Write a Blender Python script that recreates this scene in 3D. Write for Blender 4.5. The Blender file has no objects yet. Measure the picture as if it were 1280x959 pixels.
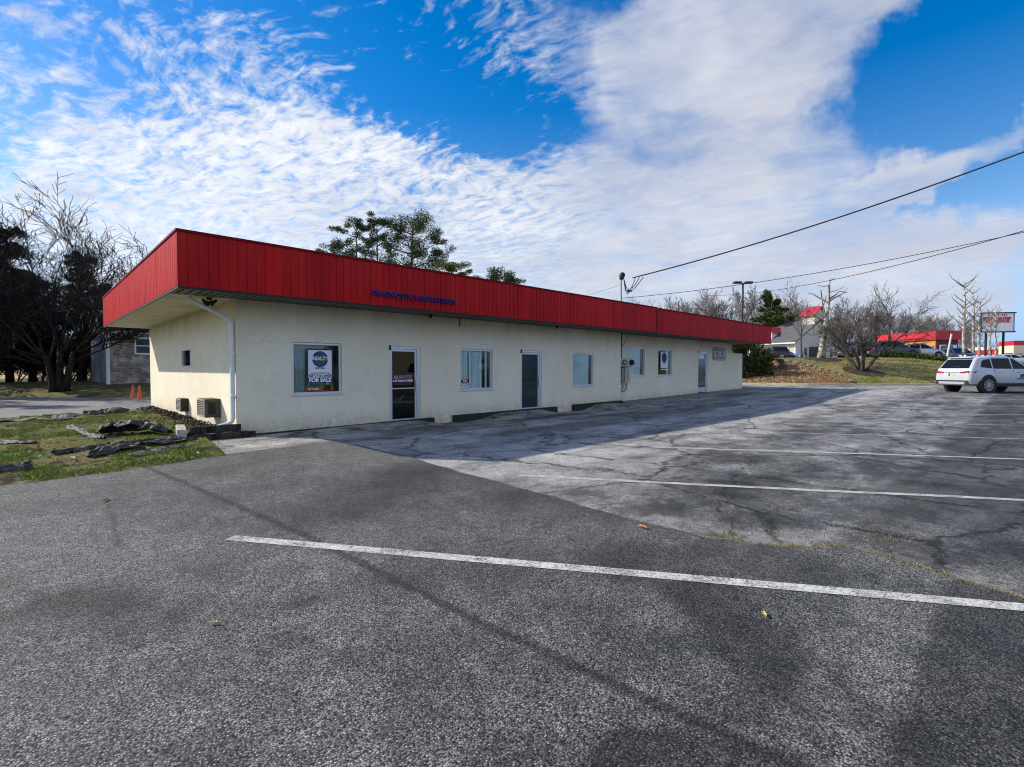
import bpy, bmesh, math, random
from mathutils import Vector as V, Matrix, noise as mnoise
R = math.radians
PI = math.pi
S = bpy.context.scene
COL = S.collection

# ------------------------------------------------------------------ camera numbers
FPX, CXP, CYP = 628.0, 640.0, 479.5
PITCH, AZ, EYE = math.atan(18.3/628.0), R(46.0), 1.55
FWD = V((math.cos(AZ)*math.cos(PITCH), math.sin(AZ)*math.cos(PITCH), -math.sin(PITCH)))
RGT = V((math.sin(AZ), -math.cos(AZ), 0))
UPV = RGT.cross(FWD)
EYEP = V((0, 0, EYE))

def ray(x, y): return FWD*FPX + RGT*(x-CXP) + UPV*(CYP-y)
def at(x, y, depth): return EYEP + ray(x, y)*(depth/FPX)
def on_y(x, y, Y):
    w = ray(x, y); return EYEP + w*(Y/w.y)
def on_x(x, y, X):
    w = ray(x, y); return EYEP + w*(X/w.x)
def sst(a, b, x):
    t = min(1, max(0, (x-a)/(b-a))); return t*t*(3-2*t)
def lerp(a, b, t): return a+(b-a)*t

# ------------------------------------------------------------------ terrain
KERB = [(-60, 118), (-30, 88), (-15, 72), (-4, 58), (1, 52.5), (5.2, 48.8), (8.5, 45.2), (12, 42.4), (16, 41.2), (30, 40.5), (60, 40)]
def kerb_x(y):
    if y <= KERB[0][0]: return KERB[0][1]
    for (y0, x0), (y1, x1) in zip(KERB, KERB[1:]):
        if y <= y1: return lerp(x0, x1, (y-y0)/(y1-y0))
    return KERB[-1][1]
def kerb_dist(x, y):
    best = 1e9
    for (y0, x0), (y1, x1) in zip(KERB, KERB[1:]):
        dx, dy = x1-x0, y1-y0
        t = min(1, max(0, ((x-x0)*dx+(y-y0)*dy)/(dx*dx+dy*dy)))
        best = min(best, math.hypot(x-x0-dx*t, y-y0-dy*t))
    return best
def g(x, y):
    z = 0.3*sst(18, 36, x)
    if x > kerb_x(y):
        amp = lerp(1.75, 2.35, sst(1, 10, y))
        z += amp*sst(-1.0, 11.5, kerb_dist(x, y))-amp*sst(-1.0, 11.5, 0)
    w = x*FWD.x+y*FWD.y
    z += 0.62*sst(26.8, 31.0, w)*(1-sst(6, 14, x))
    return z
def hit(px, py, far=140.0):
    w = ray(px, py)/FPX; t = 2.0
    while t < far:
        p = EYEP+w*t
        if p.z <= g(p.x, p.y): break
        t += 0.1
    return EYEP+w*t

# ------------------------------------------------------------------ scene helpers
def tag(o, label=None, cat=None, group=None, kind=None):
    if label: o['label'] = label
    if cat: o['category'] = cat
    if group: o['group'] = group
    if kind: o['kind'] = kind
    return o
def thing(name, label, cat, loc=(0, 0, 0), group=None, rz=0.0):
    o = bpy.data.objects.new(name, None); COL.objects.link(o)
    o.location = loc; o.rotation_euler = (0, 0, rz); o.empty_display_size = 0.3
    return tag(o, label, cat, group)
def dup(root, loc, rz=0.0, scale=1.0, label=None):
    r = root.copy(); COL.objects.link(r); r.location = loc; r.rotation_euler = (0, 0, rz); r.scale = (scale,)*3
    if label: r['label'] = label
    for ch in list(root.children):
        c = ch.copy(); COL.objects.link(c); c.parent = r
        for gch in list(ch.children):
            d = gch.copy(); COL.objects.link(d); d.parent = c
    return r

class MB:
    def __init__(s): s.v = []; s.f = []; s.uv = None
    def quad(s, a, b, c, d):
        n = len(s.v); s.v += [tuple(a), tuple(b), tuple(c), tuple(d)]; s.f.append((n, n+1, n+2, n+3)); return s
    def poly(s, pts):
        n = len(s.v); s.v += [tuple(p) for p in pts]; s.f.append(tuple(range(n, n+len(pts)))); return s
    def box(s, lo, hi, M=None):
        x0, y0, z0 = lo; x1, y1, z1 = hi
        P = [V(p) for p in ((x0,y0,z0),(x1,y0,z0),(x1,y1,z0),(x0,y1,z0),(x0,y0,z1),(x1,y0,z1),(x1,y1,z1),(x0,y1,z1))]
        if M is not None: P = [M @ p for p in P]
        n = len(s.v); s.v += [tuple(p) for p in P]
        s.f += [tuple(n+i for i in q) for q in ((0,3,2,1),(4,5,6,7),(0,1,5,4),(1,2,6,5),(2,3,7,6),(3,0,4,7))]
        return s
    def tube(s, pts, radii, sides=6, cap=True):
        pts = [V(p) for p in pts]
        if not hasattr(radii, '__len__'): radii = [radii]*len(pts)
        n0 = len(s.v); ref = None
        for i, p in enumerate(pts):
            d = (pts[min(i+1, len(pts)-1)]-pts[max(i-1, 0)])
            if d.length < 1e-9: d = V((0, 0, 1))
            d.normalize()
            if ref is None or abs(ref.dot(d)) > 0.95:
                ref = V((1, 0, 0)) if abs(d.x) < 0.8 else V((0, 1, 0))
            a = (ref-d*ref.dot(d)).normalized(); ref = a; b = d.cross(a)
            for k in range(sides):
                t = 2*PI*k/sides
                q = p+(a*math.cos(t)+b*math.sin(t))*radii[i]; s.v.append(tuple(q))
        for i in range(len(pts)-1):
            for k in range(sides):
                k2 = (k+1) % sides
                s.f.append((n0+i*sides+k, n0+i*sides+k2, n0+(i+1)*sides+k2, n0+(i+1)*sides+k))
        if cap:
            s.f.append(tuple(n0+k for k in reversed(range(sides))))
            s.f.append(tuple(n0+(len(pts)-1)*sides+k for k in range(sides)))
        return s
    def lathe(s, prof, n=16, M=None):
        n0 = len(s.v)
        for r, z in prof:
            for k in range(n):
                t = 2*PI*k/n; p = V((r*math.cos(t), r*math.sin(t), z))
                s.v.append(tuple(M @ p if M is not None else p))
        for i in range(len(prof)-1):
            for k in range(n):
                k2 = (k+1) % n
                s.f.append((n0+i*n+k, n0+i*n+k2, n0+(i+1)*n+k2, n0+(i+1)*n+k))
        s.f.append(tuple(n0+k for k in reversed(range(n)))); s.f.append(tuple(n0+(len(prof)-1)*n+k for k in range(n)))
        return s
    def prism(s, pts, d):
        """closed outline pts extruded by vector d"""
        pts = [V(p) for p in pts]; d = V(d); n = len(pts)
        n0 = len(s.v); s.v += [tuple(p) for p in pts]+[tuple(p+d) for p in pts]
        s.f.append(tuple(n0+i for i in range(n))); s.f.append(tuple(n0+n+i for i in reversed(range(n))))
        for i in range(n):
            j = (i+1) % n; s.f.append((n0+j, n0+i, n0+n+i, n0+n+j))
        return s
    def grid(s, fn, nu, nv):
        n0 = len(s.v)
        for j in range(nv+1):
            for i in range(nu+1): s.v.append(tuple(fn(i/nu, j/nv)))
        for j in range(nv):
            for i in range(nu):
                a = n0+j*(nu+1)+i; s.f.append((a, a+1, a+nu+2, a+nu+1))
        return s
    def build(s, name, mat, parent=None, smooth=False, bevel=0, fix=True):
        off = V((0, 0, 0)); p = parent
        inv = None
        if parent is not None:
            m = parent
            M = Matrix.Identity(4)
            chain = []
            while m is not None: chain.append(m); m = m.parent
            for m in reversed(chain): M = M @ Matrix.LocRotScale(m.location, m.rotation_euler, m.scale)
            inv = M.inverted()
        vs = s.v if inv is None else [tuple(inv @ V(v)) for v in s.v]
        me = bpy.data.meshes.new(name); me.from_pydata(vs, [], s.f); me.update()
        if fix and len(s.f) < 60000:
            bm = bmesh.new(); bm.from_mesh(me); bmesh.ops.recalc_face_normals(bm, faces=bm.faces); bm.to_mesh(me); bm.free()
        if smooth: me.polygons.foreach_set('use_smooth', [True]*len(me.polygons))
        if mat: me.materials.append(mat)
        o = bpy.data.objects.new(name, me); COL.objects.link(o)
        if parent is not None: o.parent = parent
        if bevel:
            b = o.modifiers.new('bevel', 'BEVEL'); b.width = bevel; b.segments = 3; b.limit_method = 'ANGLE'; b.angle_limit = R(28)
        return o
def local(mb, name, mat, parent, **k):
    """mesh already in the parent's own coordinates"""
    o = mb.build(name, mat, None, **k); o.parent = parent; return o

def text(body, size, mat, name, M, parent=None, extrude=0.004, bold=0.02, width=None):
    cu = bpy.data.curves.new(name, 'FONT'); cu.body = body; cu.size = size; cu.extrude = extrude; cu.offset = bold*size
    cu.align_x = 'CENTER'; cu.align_y = 'CENTER'
    o = bpy.data.objects.new(name, cu); COL.objects.link(o)
    bpy.context.view_layer.update()
    me = bpy.data.meshes.new_from_object(o.evaluated_get(bpy.context.evaluated_depsgraph_get()))
    bpy.data.objects.remove(o); bpy.data.curves.remove(cu)
    xs = [v.co.x for v in me.vertices]
    if width and xs:
        sc = width/(max(xs)-min(xs)); c = (max(xs)+min(xs))/2
        for v in me.vertices: v.co.x = (v.co.x-c)*sc
    inv = Matrix.Identity(4)
    m = parent; chain = []
    while m is not None: chain.append(m); m = m.parent
    for m in reversed(chain): inv = inv @ Matrix.LocRotScale(m.location, m.rotation_euler, m.scale)
    me.transform(inv.inverted() @ M); me.materials.clear(); me.materials.append(mat)
    ob = bpy.data.objects.new(name, me); COL.objects.link(ob)
    if parent is not None: ob.parent = parent
    return ob

# ------------------------------------------------------------------ node helpers
class NT:
    def __init__(s, tree): s.t = tree; s.n = tree.nodes; s.l = tree.links
    def new(s, typ, **props):
        n = s.n.new(typ)
        for k, v in props.items(): setattr(n, k, v)
        return n
    def put(s, sock, val):
        if val is None: return
        if isinstance(val, bpy.types.NodeSocket): s.l.new(val, sock)
        else:
            try: sock.default_value = val
            except Exception:
                sock.default_value = tuple(val)+(1.0,) if len(val) == 3 else val
    def m(s, op, a, b=None, c=None, clamp=False):
        n = s.new('ShaderNodeMath', operation=op, use_clamp=clamp); s.put(n.inputs[0], a); s.put(n.inputs[1], b); s.put(n.inputs[2], c); return n.outputs[0]
    def vm(s, op, a, b=None, out=0, scale=None):
        n = s.new('ShaderNodeVectorMath', operation=op); s.put(n.inputs[0], a); s.put(n.inputs[1], b)
        if scale is not None: s.put(n.inputs['Scale'], scale)
        return n.outputs['Value'] if op in ('LENGTH', 'DOT_PRODUCT', 'DISTANCE') else n.outputs[0]
    def noise(s, vec, scale, detail=4, rough=0.55, dist=0.0, out='Fac'):
        n = s.new('ShaderNodeTexNoise'); s.put(n.inputs['Vector'], vec); s.put(n.inputs['Scale'], scale); s.put(n.inputs['Detail'], detail); s.put(n.inputs['Roughness'], rough); s.put(n.inputs['Distortion'], dist)
        return n.outputs[out]
    def voro(s, vec, scale, feature='F1', out='Distance', rnd=1.0):
        n = s.new('ShaderNodeTexVoronoi', feature=feature); s.put(n.inputs['Vector'], vec); s.put(n.inputs['Scale'], scale); s.put(n.inputs['Randomness'], rnd); return n.outputs[out]
    def mr(s, v, a, b, c=0.0, d=1.0, smooth=False):
        n = s.new('ShaderNodeMapRange', interpolation_type='SMOOTHSTEP' if smooth else 'LINEAR'); n.clamp = True
        s.put(n.inputs[0], v); s.put(n.inputs[1], a); s.put(n.inputs[2], b); s.put(n.inputs[3], c); s.put(n.inputs[4], d); return n.outputs[0]
    def mix(s, f, a, b, mode='MIX'):
        n = s.new('ShaderNodeMix', data_type='RGBA', blend_type=mode); s.put(n.inputs[0], f)
        s.put(n.inputs[6], tuple(a)+(1.0,) if isinstance(a, (tuple, list)) and len(a) == 3 else a)
        s.put(n.inputs[7], tuple(b)+(1.0,) if isinstance(b, (tuple, list)) and len(b) == 3 else b); return n.outputs[2]
    def scale(s, col, f):   # colour times scalar
        return s.vm('SCALE', col, scale=f)
    def pos(s): return s.new('ShaderNodeNewGeometry').outputs['Position']
    def obj(s): return s.new('ShaderNodeTexCoord').outputs['Object']
    def sep(s, v):
        n = s.new('ShaderNodeSeparateXYZ'); s.put(n.inputs[0], v); return n.outputs
    def comb(s, x, y, z):
        n = s.new('ShaderNodeCombineXYZ'); s.put(n.inputs[0], x); s.put(n.inputs[1], y); s.put(n.inputs[2], z); return n.outputs[0]
    def mul3(s, v, k): return s.vm('MULTIPLY', v, k)
    def seg(s, P, a, b, w, soft):
        """1 inside a stroke from a to b on the ground"""
        a = V((a[0], a[1], 0)); b = V((b[0], b[1], 0)); ba = b-a
        pa = s.vm('SUBTRACT', P, tuple(a))
        h = s.m('MULTIPLY', s.vm('DOT_PRODUCT', pa, tuple(ba)), 1/ba.dot(ba), clamp=True)
        d = s.vm('LENGTH', s.vm('SUBTRACT', pa, s.vm('SCALE', tuple(ba), scale=h)))
        return s.mr(d, w, w+soft, 1.0, 0.0, True)
    def stroke(s, P, pts, w, soft):
        out = None
        for a, b in zip(pts, pts[1:]):
            k = s.seg(P, a, b, w, soft); out = k if out is None else s.m('MAXIMUM', out, k)
        return out
    def bump(s, h, strength=0.3, dist=0.02):
        n = s.new('ShaderNodeBump'); s.put(n.inputs['Height'], h); n.inputs['Strength'].default_value = strength; n.inputs['Distance'].default_value = dist; return n.outputs[0]

def material(name):
    m = bpy.data.materials.new(name); m.use_nodes = True
    t = NT(m.node_tree); b = m.node_tree.nodes['Principled BSDF']
    return m, t, b
MATS = {}
def plain(name, col, rough=0.6, metal=0.0, var=0.12, scale=6.0, spec=0.4, bump=0.0, coat=0.0, flat=False):
    """a plain finish with a little uneven tone"""
    if name in MATS: return MATS[name]
    m, t, b = material(name)
    n = t.noise(t.obj(), scale, 5, 0.6)
    f = t.mr(n, 0.25, 0.75, 1-var, 1+var)
    t.put(b.inputs['Base Color'], t.scale(tuple(col), f))
    b.inputs['Roughness'].default_value = rough; b.inputs['Metallic'].default_value = metal
    b.inputs['Specular IOR Level'].default_value = spec; b.inputs['Coat Weight'].default_value = coat
    if bump: t.put(b.inputs['Normal'], t.bump(t.noise(t.obj(), scale*6, 4), bump, 0.01))
    MATS[name] = m; return m
def leafy(name, cols, rough=0.6, trans=0.15):
    if name in MATS: return MATS[name]
    m, t, b = material(name)
    ri = t.new('ShaderNodeNewGeometry').outputs['Random Per Island']
    c = t.mix(t.mr(ri, 0.0, 0.6), cols[0], cols[1])
    if len(cols) > 2: c = t.mix(t.mr(ri, 0.75, 1.0), c, cols[2])
    t.put(b.inputs['Base Color'], c); b.inputs['Roughness'].default_value = rough; b.inputs['Specular IOR Level'].default_value = 0.2
    MATS[name] = m; return m
def glass(name, tint=(0.85, 0.92, 0.92), ior=1.5, dark=0.0, fmin=0.05):
    """flat window glass: clear with a mirror sheen that grows at grazing angles"""
    if name in MATS: return MATS[name]
    m, t, b = material(name); m.node_tree.nodes.remove(b)
    out = [n for n in m.node_tree.nodes if n.type == 'OUTPUT_MATERIAL'][0]
    tr = t.new('ShaderNodeBsdfTransparent'); t.put(tr.inputs[0], tuple(c*(1-dark) for c in tint)+(1,))
    gl = t.new('ShaderNodeBsdfGlossy'); gl.inputs['Roughness'].default_value = 0.01
    fr = t.new('ShaderNodeFresnel'); fr.inputs[0].default_value = ior
    t.put(fr.inputs['Normal'], t.bump(t.noise(t.obj(), 1.2, 2), 0.06, 0.05)); t.put(gl.inputs['Normal'], t.bump(t.noise(t.obj(), 1.2, 2), 0.06, 0.05))
    mx = t.new('ShaderNodeMixShader'); t.put(mx.inputs[0], t.m('MULTIPLY', t.m('MAXIMUM', t.m('MULTIPLY', fr.outputs[0], 1.4), fmin), t.m('SUBTRACT', 1.0, t.new('ShaderNodeNewGeometry').outputs['Backfacing']))); t.l.new(tr.outputs[0], mx.inputs[1]); t.l.new(gl.outputs[0], mx.inputs[2])
    t.l.new(mx.outputs[0], out.inputs[0]); MATS[name] = m; return m

# ------------------------------------------------------------------ sky, sun, camera
SUN = V((-0.82, 1.24, 1.0)).normalized()
def make_world():
    w = bpy.data.worlds.new('World'); S.world = w; w.use_nodes = True
    t = NT(w.node_tree); bg = w.node_tree.nodes['Background']
    sky = t.new('ShaderNodeTexSky', sky_type='NISHITA'); sky.sun_disc = False
    sky.sun_elevation = math.asin(SUN.z); sky.sun_rotation = math.atan2(SUN.x, SUN.y)
    sky.air_density = 1.0; sky.dust_density = 0.3; sky.ozone_density = 2.5
    hs = t.new('ShaderNodeHueSaturation'); hs.inputs['Hue'].default_value = 0.505; hs.inputs['Value'].default_value = 1.22
    t.l.new(sky.outputs[0], hs.inputs['Color'])
    d = t.new('ShaderNodeTexCoord').outputs['Generated']
    xyz = t.sep(d); z = xyz[2]
    t.put(hs.inputs['Saturation'], t.mr(z, 0.05, 0.45, 1.1, 1.48))
    blue = t.mix(t.mr(z, 0.25, 0.0), hs.outputs[0], (2.3, 3.9, 7.0))
    fx = t.vm('DOT_PRODUCT', d, (math.cos(AZ), math.sin(AZ), 0)); rx = t.vm('DOT_PRODUCT', d, tuple(RGT))
    fxc = t.m('MAXIMUM', fx, 0.06)
    # cloud layer: a flat sheet high above, seen in perspective
    zz = t.m('ADD', t.m('MAXIMUM', z, 0.0), 0.10)
    q = t.comb(t.m('DIVIDE', rx, zz), t.m('DIVIDE', fx, zz), 0.0)
    warp = t.noise(q, 0.9, 4, 0.6, out='Color')
    wv = t.vm('SUBTRACT', warp, (0.5, 0.5, 0.5))
    q2 = t.vm('ADD', q, t.vm('SCALE', wv, scale=0.55))
    # where the sheet lies: bearing and height as tangents
    P = t.comb(t.m('DIVIDE', rx, fxc), t.m('DIVIDE', z, fxc), 0.0)
    wl = t.vm('SUBTRACT', t.noise(P, 3.2, 5, 0.62, out='Color'), (0.5, 0.5, 0.5))
    P = t.vm('ADD', P, t.vm('MULTIPLY', wl, (0.42, 0.26, 0.0)))
    def blob(x, y, rxp, ryp, deg, wgt, hard=0.0):
        c = V(((x-640)/628, (461-y)/628, 0)); a = R(-deg)
        p = t.vm('SUBTRACT', P, tuple(c))
        u = t.vm('DOT_PRODUCT', p, (math.cos(a)*628/rxp, math.sin(a)*628/rxp, 0)); v = t.vm('DOT_PRODUCT', p, (-math.sin(a)*628/ryp, math.cos(a)*628/ryp, 0))
        r2 = t.m('ADD', t.m('MULTIPLY', u, u), t.m('MULTIPLY', v, v))
        return t.mr(r2, hard, 1.7, wgt, 0.0, True)
    blobs = [(60, 275, 400, 105, 5, 0.85), (430, 300, 350, 110, 8, 0.85), (450, 180, 280, 70, 27, 0.33), (930, 190, 225, 215, -38, 0.95), (960, 30, 210, 100, -10, 0.80),
             (830, 350, 460, 115, 0, 0.75), (640, 255, 280, 80, 12, 0.55), (1228, 186, 150, 30, -27, 0.85), (1085, 250, 100, 24, -6, 0.6), (1150, 345, 340, 55, -8, 0.52), (1260, 285, 170, 34, -12, 0.48),
             (110, 60, 420, 115, 20, 0.33), (150, 150, 300, 60, 12, 0.36), (500, 40, 330, 80, 8, 0.32), (700, 90, 95, 170, 0, 0.36), (60, 20, 160, 60, 18, 0.2)]
    cov = None
    for bb in blobs:
        k = blob(*bb); cov = k if cov is None else t.m('ADD', cov, k)
    cov = t.m('MINIMUM', cov, 1.0)
    hole = t.m('ADD', blob(600, 150, 170, 62, 10, 0.36), blob(1190, 85, 150, 85, -15, 0.75))
    hole = t.m('ADD', hole, blob(1010, 205, 60, 40, -30, 0.12))
    cov = t.m('SUBTRACT', cov, hole)
    cov = t.m('MAXIMUM', cov, t.m('MULTIPLY', t.mr(fx, 0.35, -0.1, 0, 1, True), 0.72))      # behind the photographer: broken cloud, brightened below as fill for the front
    # small puffs in rows (mackerel sky) and broad billows
    a = R(32)
    qr = t.comb(t.vm('DOT_PRODUCT', q2, (math.cos(a), -math.sin(a), 0)), t.m('MULTIPLY', t.vm('DOT_PRODUCT', q2, (math.sin(a), math.cos(a), 0)), 1.9), 0)
    puffs = t.noise(qr, 11.0, 6, 0.60); fine = t.noise(q2, 30.0, 4, 0.6); mid = t.noise(q2, 5.0, 6, 0.6)
    broad = t.noise(q2, 1.5, 7, 0.55)
    sm = t.mr(t.m('ADD', t.m('DIVIDE', rx, fxc), t.m('MULTIPLY', t.m('SUBTRACT', mid, 0.5), 0.3)), -0.02, 0.22, 0, 1, True)   # fine mackerel to the left, one soft mass to the right
    hz = t.mr(z, 0.10, 0.30, 0.35, 1.0)
    tl = t.m('ADD', t.m('ADD', t.m('MULTIPLY', puffs, 0.62), t.m('MULTIPLY', broad, 0.24)), t.m('MULTIPLY', fine, 0.20))
    tr_ = t.m('ADD', t.m('ADD', t.m('MULTIPLY', broad, 0.62), t.m('MULTIPLY', mid, 0.30)), t.m('MULTIPLY', puffs, 0.14))
    dl = t.m('MULTIPLY', t.m('MULTIPLY', t.m('SUBTRACT', tl, 0.53), 5.8), hz); dr_ = t.m('MULTIPLY', t.m('SUBTRACT', tr_, 0.53), 2.6)
    tex = t.m('ADD', t.m('MULTIPLY', dl, t.m('SUBTRACT', 1.0, sm)), t.m('MULTIPLY', dr_, sm))
    dens = t.m('ADD', tex, t.m('SUBTRACT', t.m('MULTIPLY', cov, 1.75), 0.58))
    dens = t.mr(dens, 0.0, 1.62, 0.0, 0.95, True)
    # thick parts are grey-lilac, thin or sun-facing parts white
    body = t.noise(t.vm('ADD', q2, (3.1, 1.7, 0.0)), 1.3, 6, 0.58); ridg = t.noise(qr, 6.0, 5, 0.6)
    sunny = t.vm('DOT_PRODUCT', d, tuple(SUN))
    lit = t.m('ADD', t.m('ADD', t.m('MULTIPLY', body, 0.9), t.m('MULTIPLY', ridg, t.m('SUBTRACT', 0.75, t.m('MULTIPLY', sm, 0.45)))), t.m('MULTIPLY', sunny, 0.25))
    lit = t.m('ADD', lit, t.m('MULTIPLY', sm, 0.22))
    lit = t.mr(lit, 0.68, 1.16, 0.0, 1.0)
    cloud = t.mix(lit, t.mix(sm, (4.2, 4.55, 5.4), (4.35, 4.45, 5.1)), t.mix(sm, (7.0, 7.1, 7.3), (6.3, 6.35, 6.6)))
    cloud = t.scale(cloud, t.m('ADD', 1.0, t.m('MULTIPLY', t.mr(fx, 0.1, -0.5, 0, 1), 0.95)))  # unseen cloud behind the camera brightened to lift the shaded front wall
    colr = t.mix(dens, blue, cloud)
    t.l.new(colr, bg.inputs['Color']); bg.inputs['Strength'].default_value = 0.1
make_world()
sun = bpy.data.objects.new('sun', bpy.data.lights.new('sun', 'SUN')); COL.objects.link(sun)
sun.data.energy = 4.2; sun.data.angle = R(0.53); sun.data.color = (1.0, 0.93, 0.82)
sun.rotation_euler = (-SUN).to_track_quat('-Z', 'Y').to_euler(); sun.location = SUN*60
cam = bpy.data.objects.new('camera', bpy.data.cameras.new('camera')); COL.objects.link(cam)
cam.data.sensor_fit = 'HORIZONTAL'; cam.data.sensor_width = 36; cam.data.lens = FPX/1280*36; cam.data.clip_end = 5000; cam.data.clip_start = 0.05
cam.matrix_world = Matrix(((RGT.x, UPV.x, -FWD.x, 0), (RGT.y, UPV.y, -FWD.y, 0), (RGT.z, UPV.z, -FWD.z, EYE), (0, 0, 0, 1)))
S.camera = cam
S.view_settings.view_transform = 'Standard'; S.view_settings.look = 'None'; S.view_settings.exposure = 0.50; S.view_settings.gamma = 1.0
try: S.view_settings.use_curve_mapping = False
except Exception: pass
S.cycles.filter_width = 1.1; S.cycles.max_bounces = 8; S.cycles.transparent_max_bounces = 16; S.cycles.use_denoising = True

# ------------------------------------------------------------------ ground materials
def asphalt(name, dark, light, chips=1.0, old=False):
    m, t, b = material(name)
    P = t.pos()
    n1 = t.noise(P, 0.28, 6, 0.6); n2 = t.noise(P, 1.7, 8, 0.7); n3 = t.noise(P, 14, 3, 0.6)
    base = t.mix(t.mr(t.m('ADD', t.m('MULTIPLY', n1, 0.6), t.m('MULTIPLY', n2, 0.4)), 0.40, 0.60), dark, light)
    base = t.scale(base, t.mr(t.noise(P, 3.5, 5, 0.7), 0.35, 0.65, 0.80, 1.18))
    # aggregate: stones of different tone in dark binder
    vc = t.sep(t.voro(P, 112, out='Color'))[0]; vd = t.voro(P, 112)
    vc2 = t.sep(t.voro(P, 52, out='Color'))[1]
    wear = t.mr(t.m('ADD', n2, t.m('MULTIPLY', n1, 0.5)), 0.5, 1.0, 0.25, 1.0)
    st = t.m('MULTIPLY', t.mr(vc, 0.0, 1.0, 0.25, 1.8), t.mr(vd, 0.25, 0.75, 1.2, 0.25))
    base = t.scale(base, t.m('MULTIPLY', t.m('ADD', t.m('MULTIPLY', t.m('SUBTRACT', st, 1.0), chips), 1.0), t.mr(n3, 0.3, 0.7, 0.8, 1.2)))
    white = t.m('MULTIPLY', t.m('GREATER_THAN', vc, 0.935), t.m('LESS_THAN', vd, 0.38))
    base = t.mix(t.m('MULTIPLY', t.m('MULTIPLY', white, wear), 0.75*chips), base, (0.60, 0.58, 0.54))
    big = t.m('GREATER_THAN', vc2, 0.985)
    base = t.mix(t.m('MULTIPLY', t.m('MULTIPLY', big, t.m('LESS_THAN', t.voro(P, 52), 0.3)), 0.5*chips), base, (0.30, 0.27, 0.23))
    Pw = t.vm('ADD', P, t.vm('SCALE', t.vm('SUBTRACT', t.noise(P, 1.1, 5, 0.65, out='Color'), (0.5, 0.5, 0.5)), scale=0.5))
    Pg = t.vm('MULTIPLY', Pw, (1, 1, 0)); P0 = t.vm('MULTIPLY', P, (1, 1, 0))
    hole = None
    if not old:
        # oily tyre-dark streak, seams and sealer patches
        s1 = t.stroke(t.vm('ADD', P0, t.vm('SCALE', t.vm('SUBTRACT', t.noise(P, 2.5, 4, out='Color'), (0.5, 0.5, 0.5)), scale=0.10)), [(1.3, 9.6), (1.65, 6.28), (1.8, 4.62), (1.92, 2.56), (2.0, 1.5), (2.09, 0.6), (2.1, -1.5)], 0.010, 0.06)
        base = t.scale(base, t.m('SUBTRACT', 1.0, t.m('MULTIPLY', s1, t.mr(n2, 0.3, 0.7, 0.48, 0.72))))
        crk = t.stroke(t.vm('ADD', P0, t.vm('SCALE', t.vm('SUBTRACT', t.noise(P, 6, 4, out='Color'), (0.5, 0.5, 0.5)), scale=0.16)), [(0.63, 7.5), (0.60, 6.4), (0.54, 5.4)], 0.006, 0.03)
        base = t.scale(base, t.m('SUBTRACT', 1.0, t.m('MULTIPLY', crk, 0.45)))
        pts = [((0.15, 4.45), (0.42, 4.15), 0.05, 0.35, 0.45), ((1.25, 3.35), (1.35, 3.3), 0.02, 0.1, 0.5), ((2.3, 5.2), (4.2, 6.3), 0.25, 0.7, 0.40), ((4.3, 4.2), (4.5, 2.4), 0.15, 0.6, 0.35),
               ((1.65, 0.95), (2.1, 0.2), 0.24, 0.08, 0.50), ((1.45, 0.8), (1.65, 0.3), 0.12, 0.06, 0.30), ((2.75, 0.85), (3.3, 1.5), 0.18, 0.22, 0.50), ((2.4, 0.75), (2.6, 0.5), 0.1, 0.2, 0.35), ((0.3, 4.0), (0.5, 3.6), 0.06, 0.3, 0.30), ((2.2, 3.2), (3.4, 2.6), 0.2, 0.6, 0.25), ((3.4, 2.2), (4.3, 1.3), 0.2, 0.35, 0.38), ((1.05, 2.95), (1.15, 2.9), 0.03, 0.1, 0.35), ((-1.5, 4.2), (0.2, 4.4), 0.02, 0.3, 0.35)]
        for a, c, w, sft, k in pts:
            sm = t.seg(Pg, a, c, w, sft); base = t.scale(base, t.m('SUBTRACT', 1.0, t.m('MULTIPLY', sm, k)))
        y = t.sep(Pg)[1]; x = t.sep(Pg)[0]
        strip = t.m('MULTIPLY', t.mr(t.sep(P)[1], 0.42, 0.33, 0, 1, True), t.mr(x, 1.2, 1.8, 0, 1))
        base = t.scale(base, t.m('SUBTRACT', 1.0, t.m('MULTIPLY', strip, 0.52)))
        pale = t.m('MULTIPLY', t.seg(Pg, (2.2, 0.62), (4.0, 0.60), 0.05, 0.20), t.mr(t.noise(P, 6, 6, 0.7), 0.38, 0.58, 0.0, 1.0))
        base = t.mix(t.m('MULTIPLY', pale, 0.5), base, t.scale((0.24, 0.23, 0.215), st))
    else:
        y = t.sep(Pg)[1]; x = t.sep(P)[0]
        pale_zone = t.m('MULTIPLY', t.mr(y, 3.6, 5.0, 0, 1, True), t.mr(t.noise(P, 1.4, 8, 0.7), 0.36, 0.56)); base = t.mix(t.m('MULTIPLY', pale_zone, 0.85), base, t.scale((0.56, 0.54, 0.50), t.m('MULTIPLY', st, t.mr(n2, 0.3, 0.7, 0.8, 1.15))))  # asphalt paler towards the building
        y2 = t.m('ADD', y, t.m('MULTIPLY', t.m('SUBTRACT', t.noise(P, 0.5, 6, 0.7), 0.5), 0.8)); strip = t.m('MULTIPLY', t.mr(y2, 1.40, 1.12, 0, 1, True), t.mr(x, 4, 7, 0.8, 1))
        base = t.scale(base, t.m('SUBTRACT', 1.0, t.m('MULTIPLY', strip, 0.62)))
        # tar stains pulled along the lot, like old sealer worn in bands
        Pb = t.vm('MULTIPLY', Pw, (0.16, 0.75, 1.0)); bn = t.noise(Pb, 1.5, 6, 0.6)
        base = t.scale(base, t.mr(bn, 0.46, 0.62, 1.0, 0.52, True))
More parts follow.
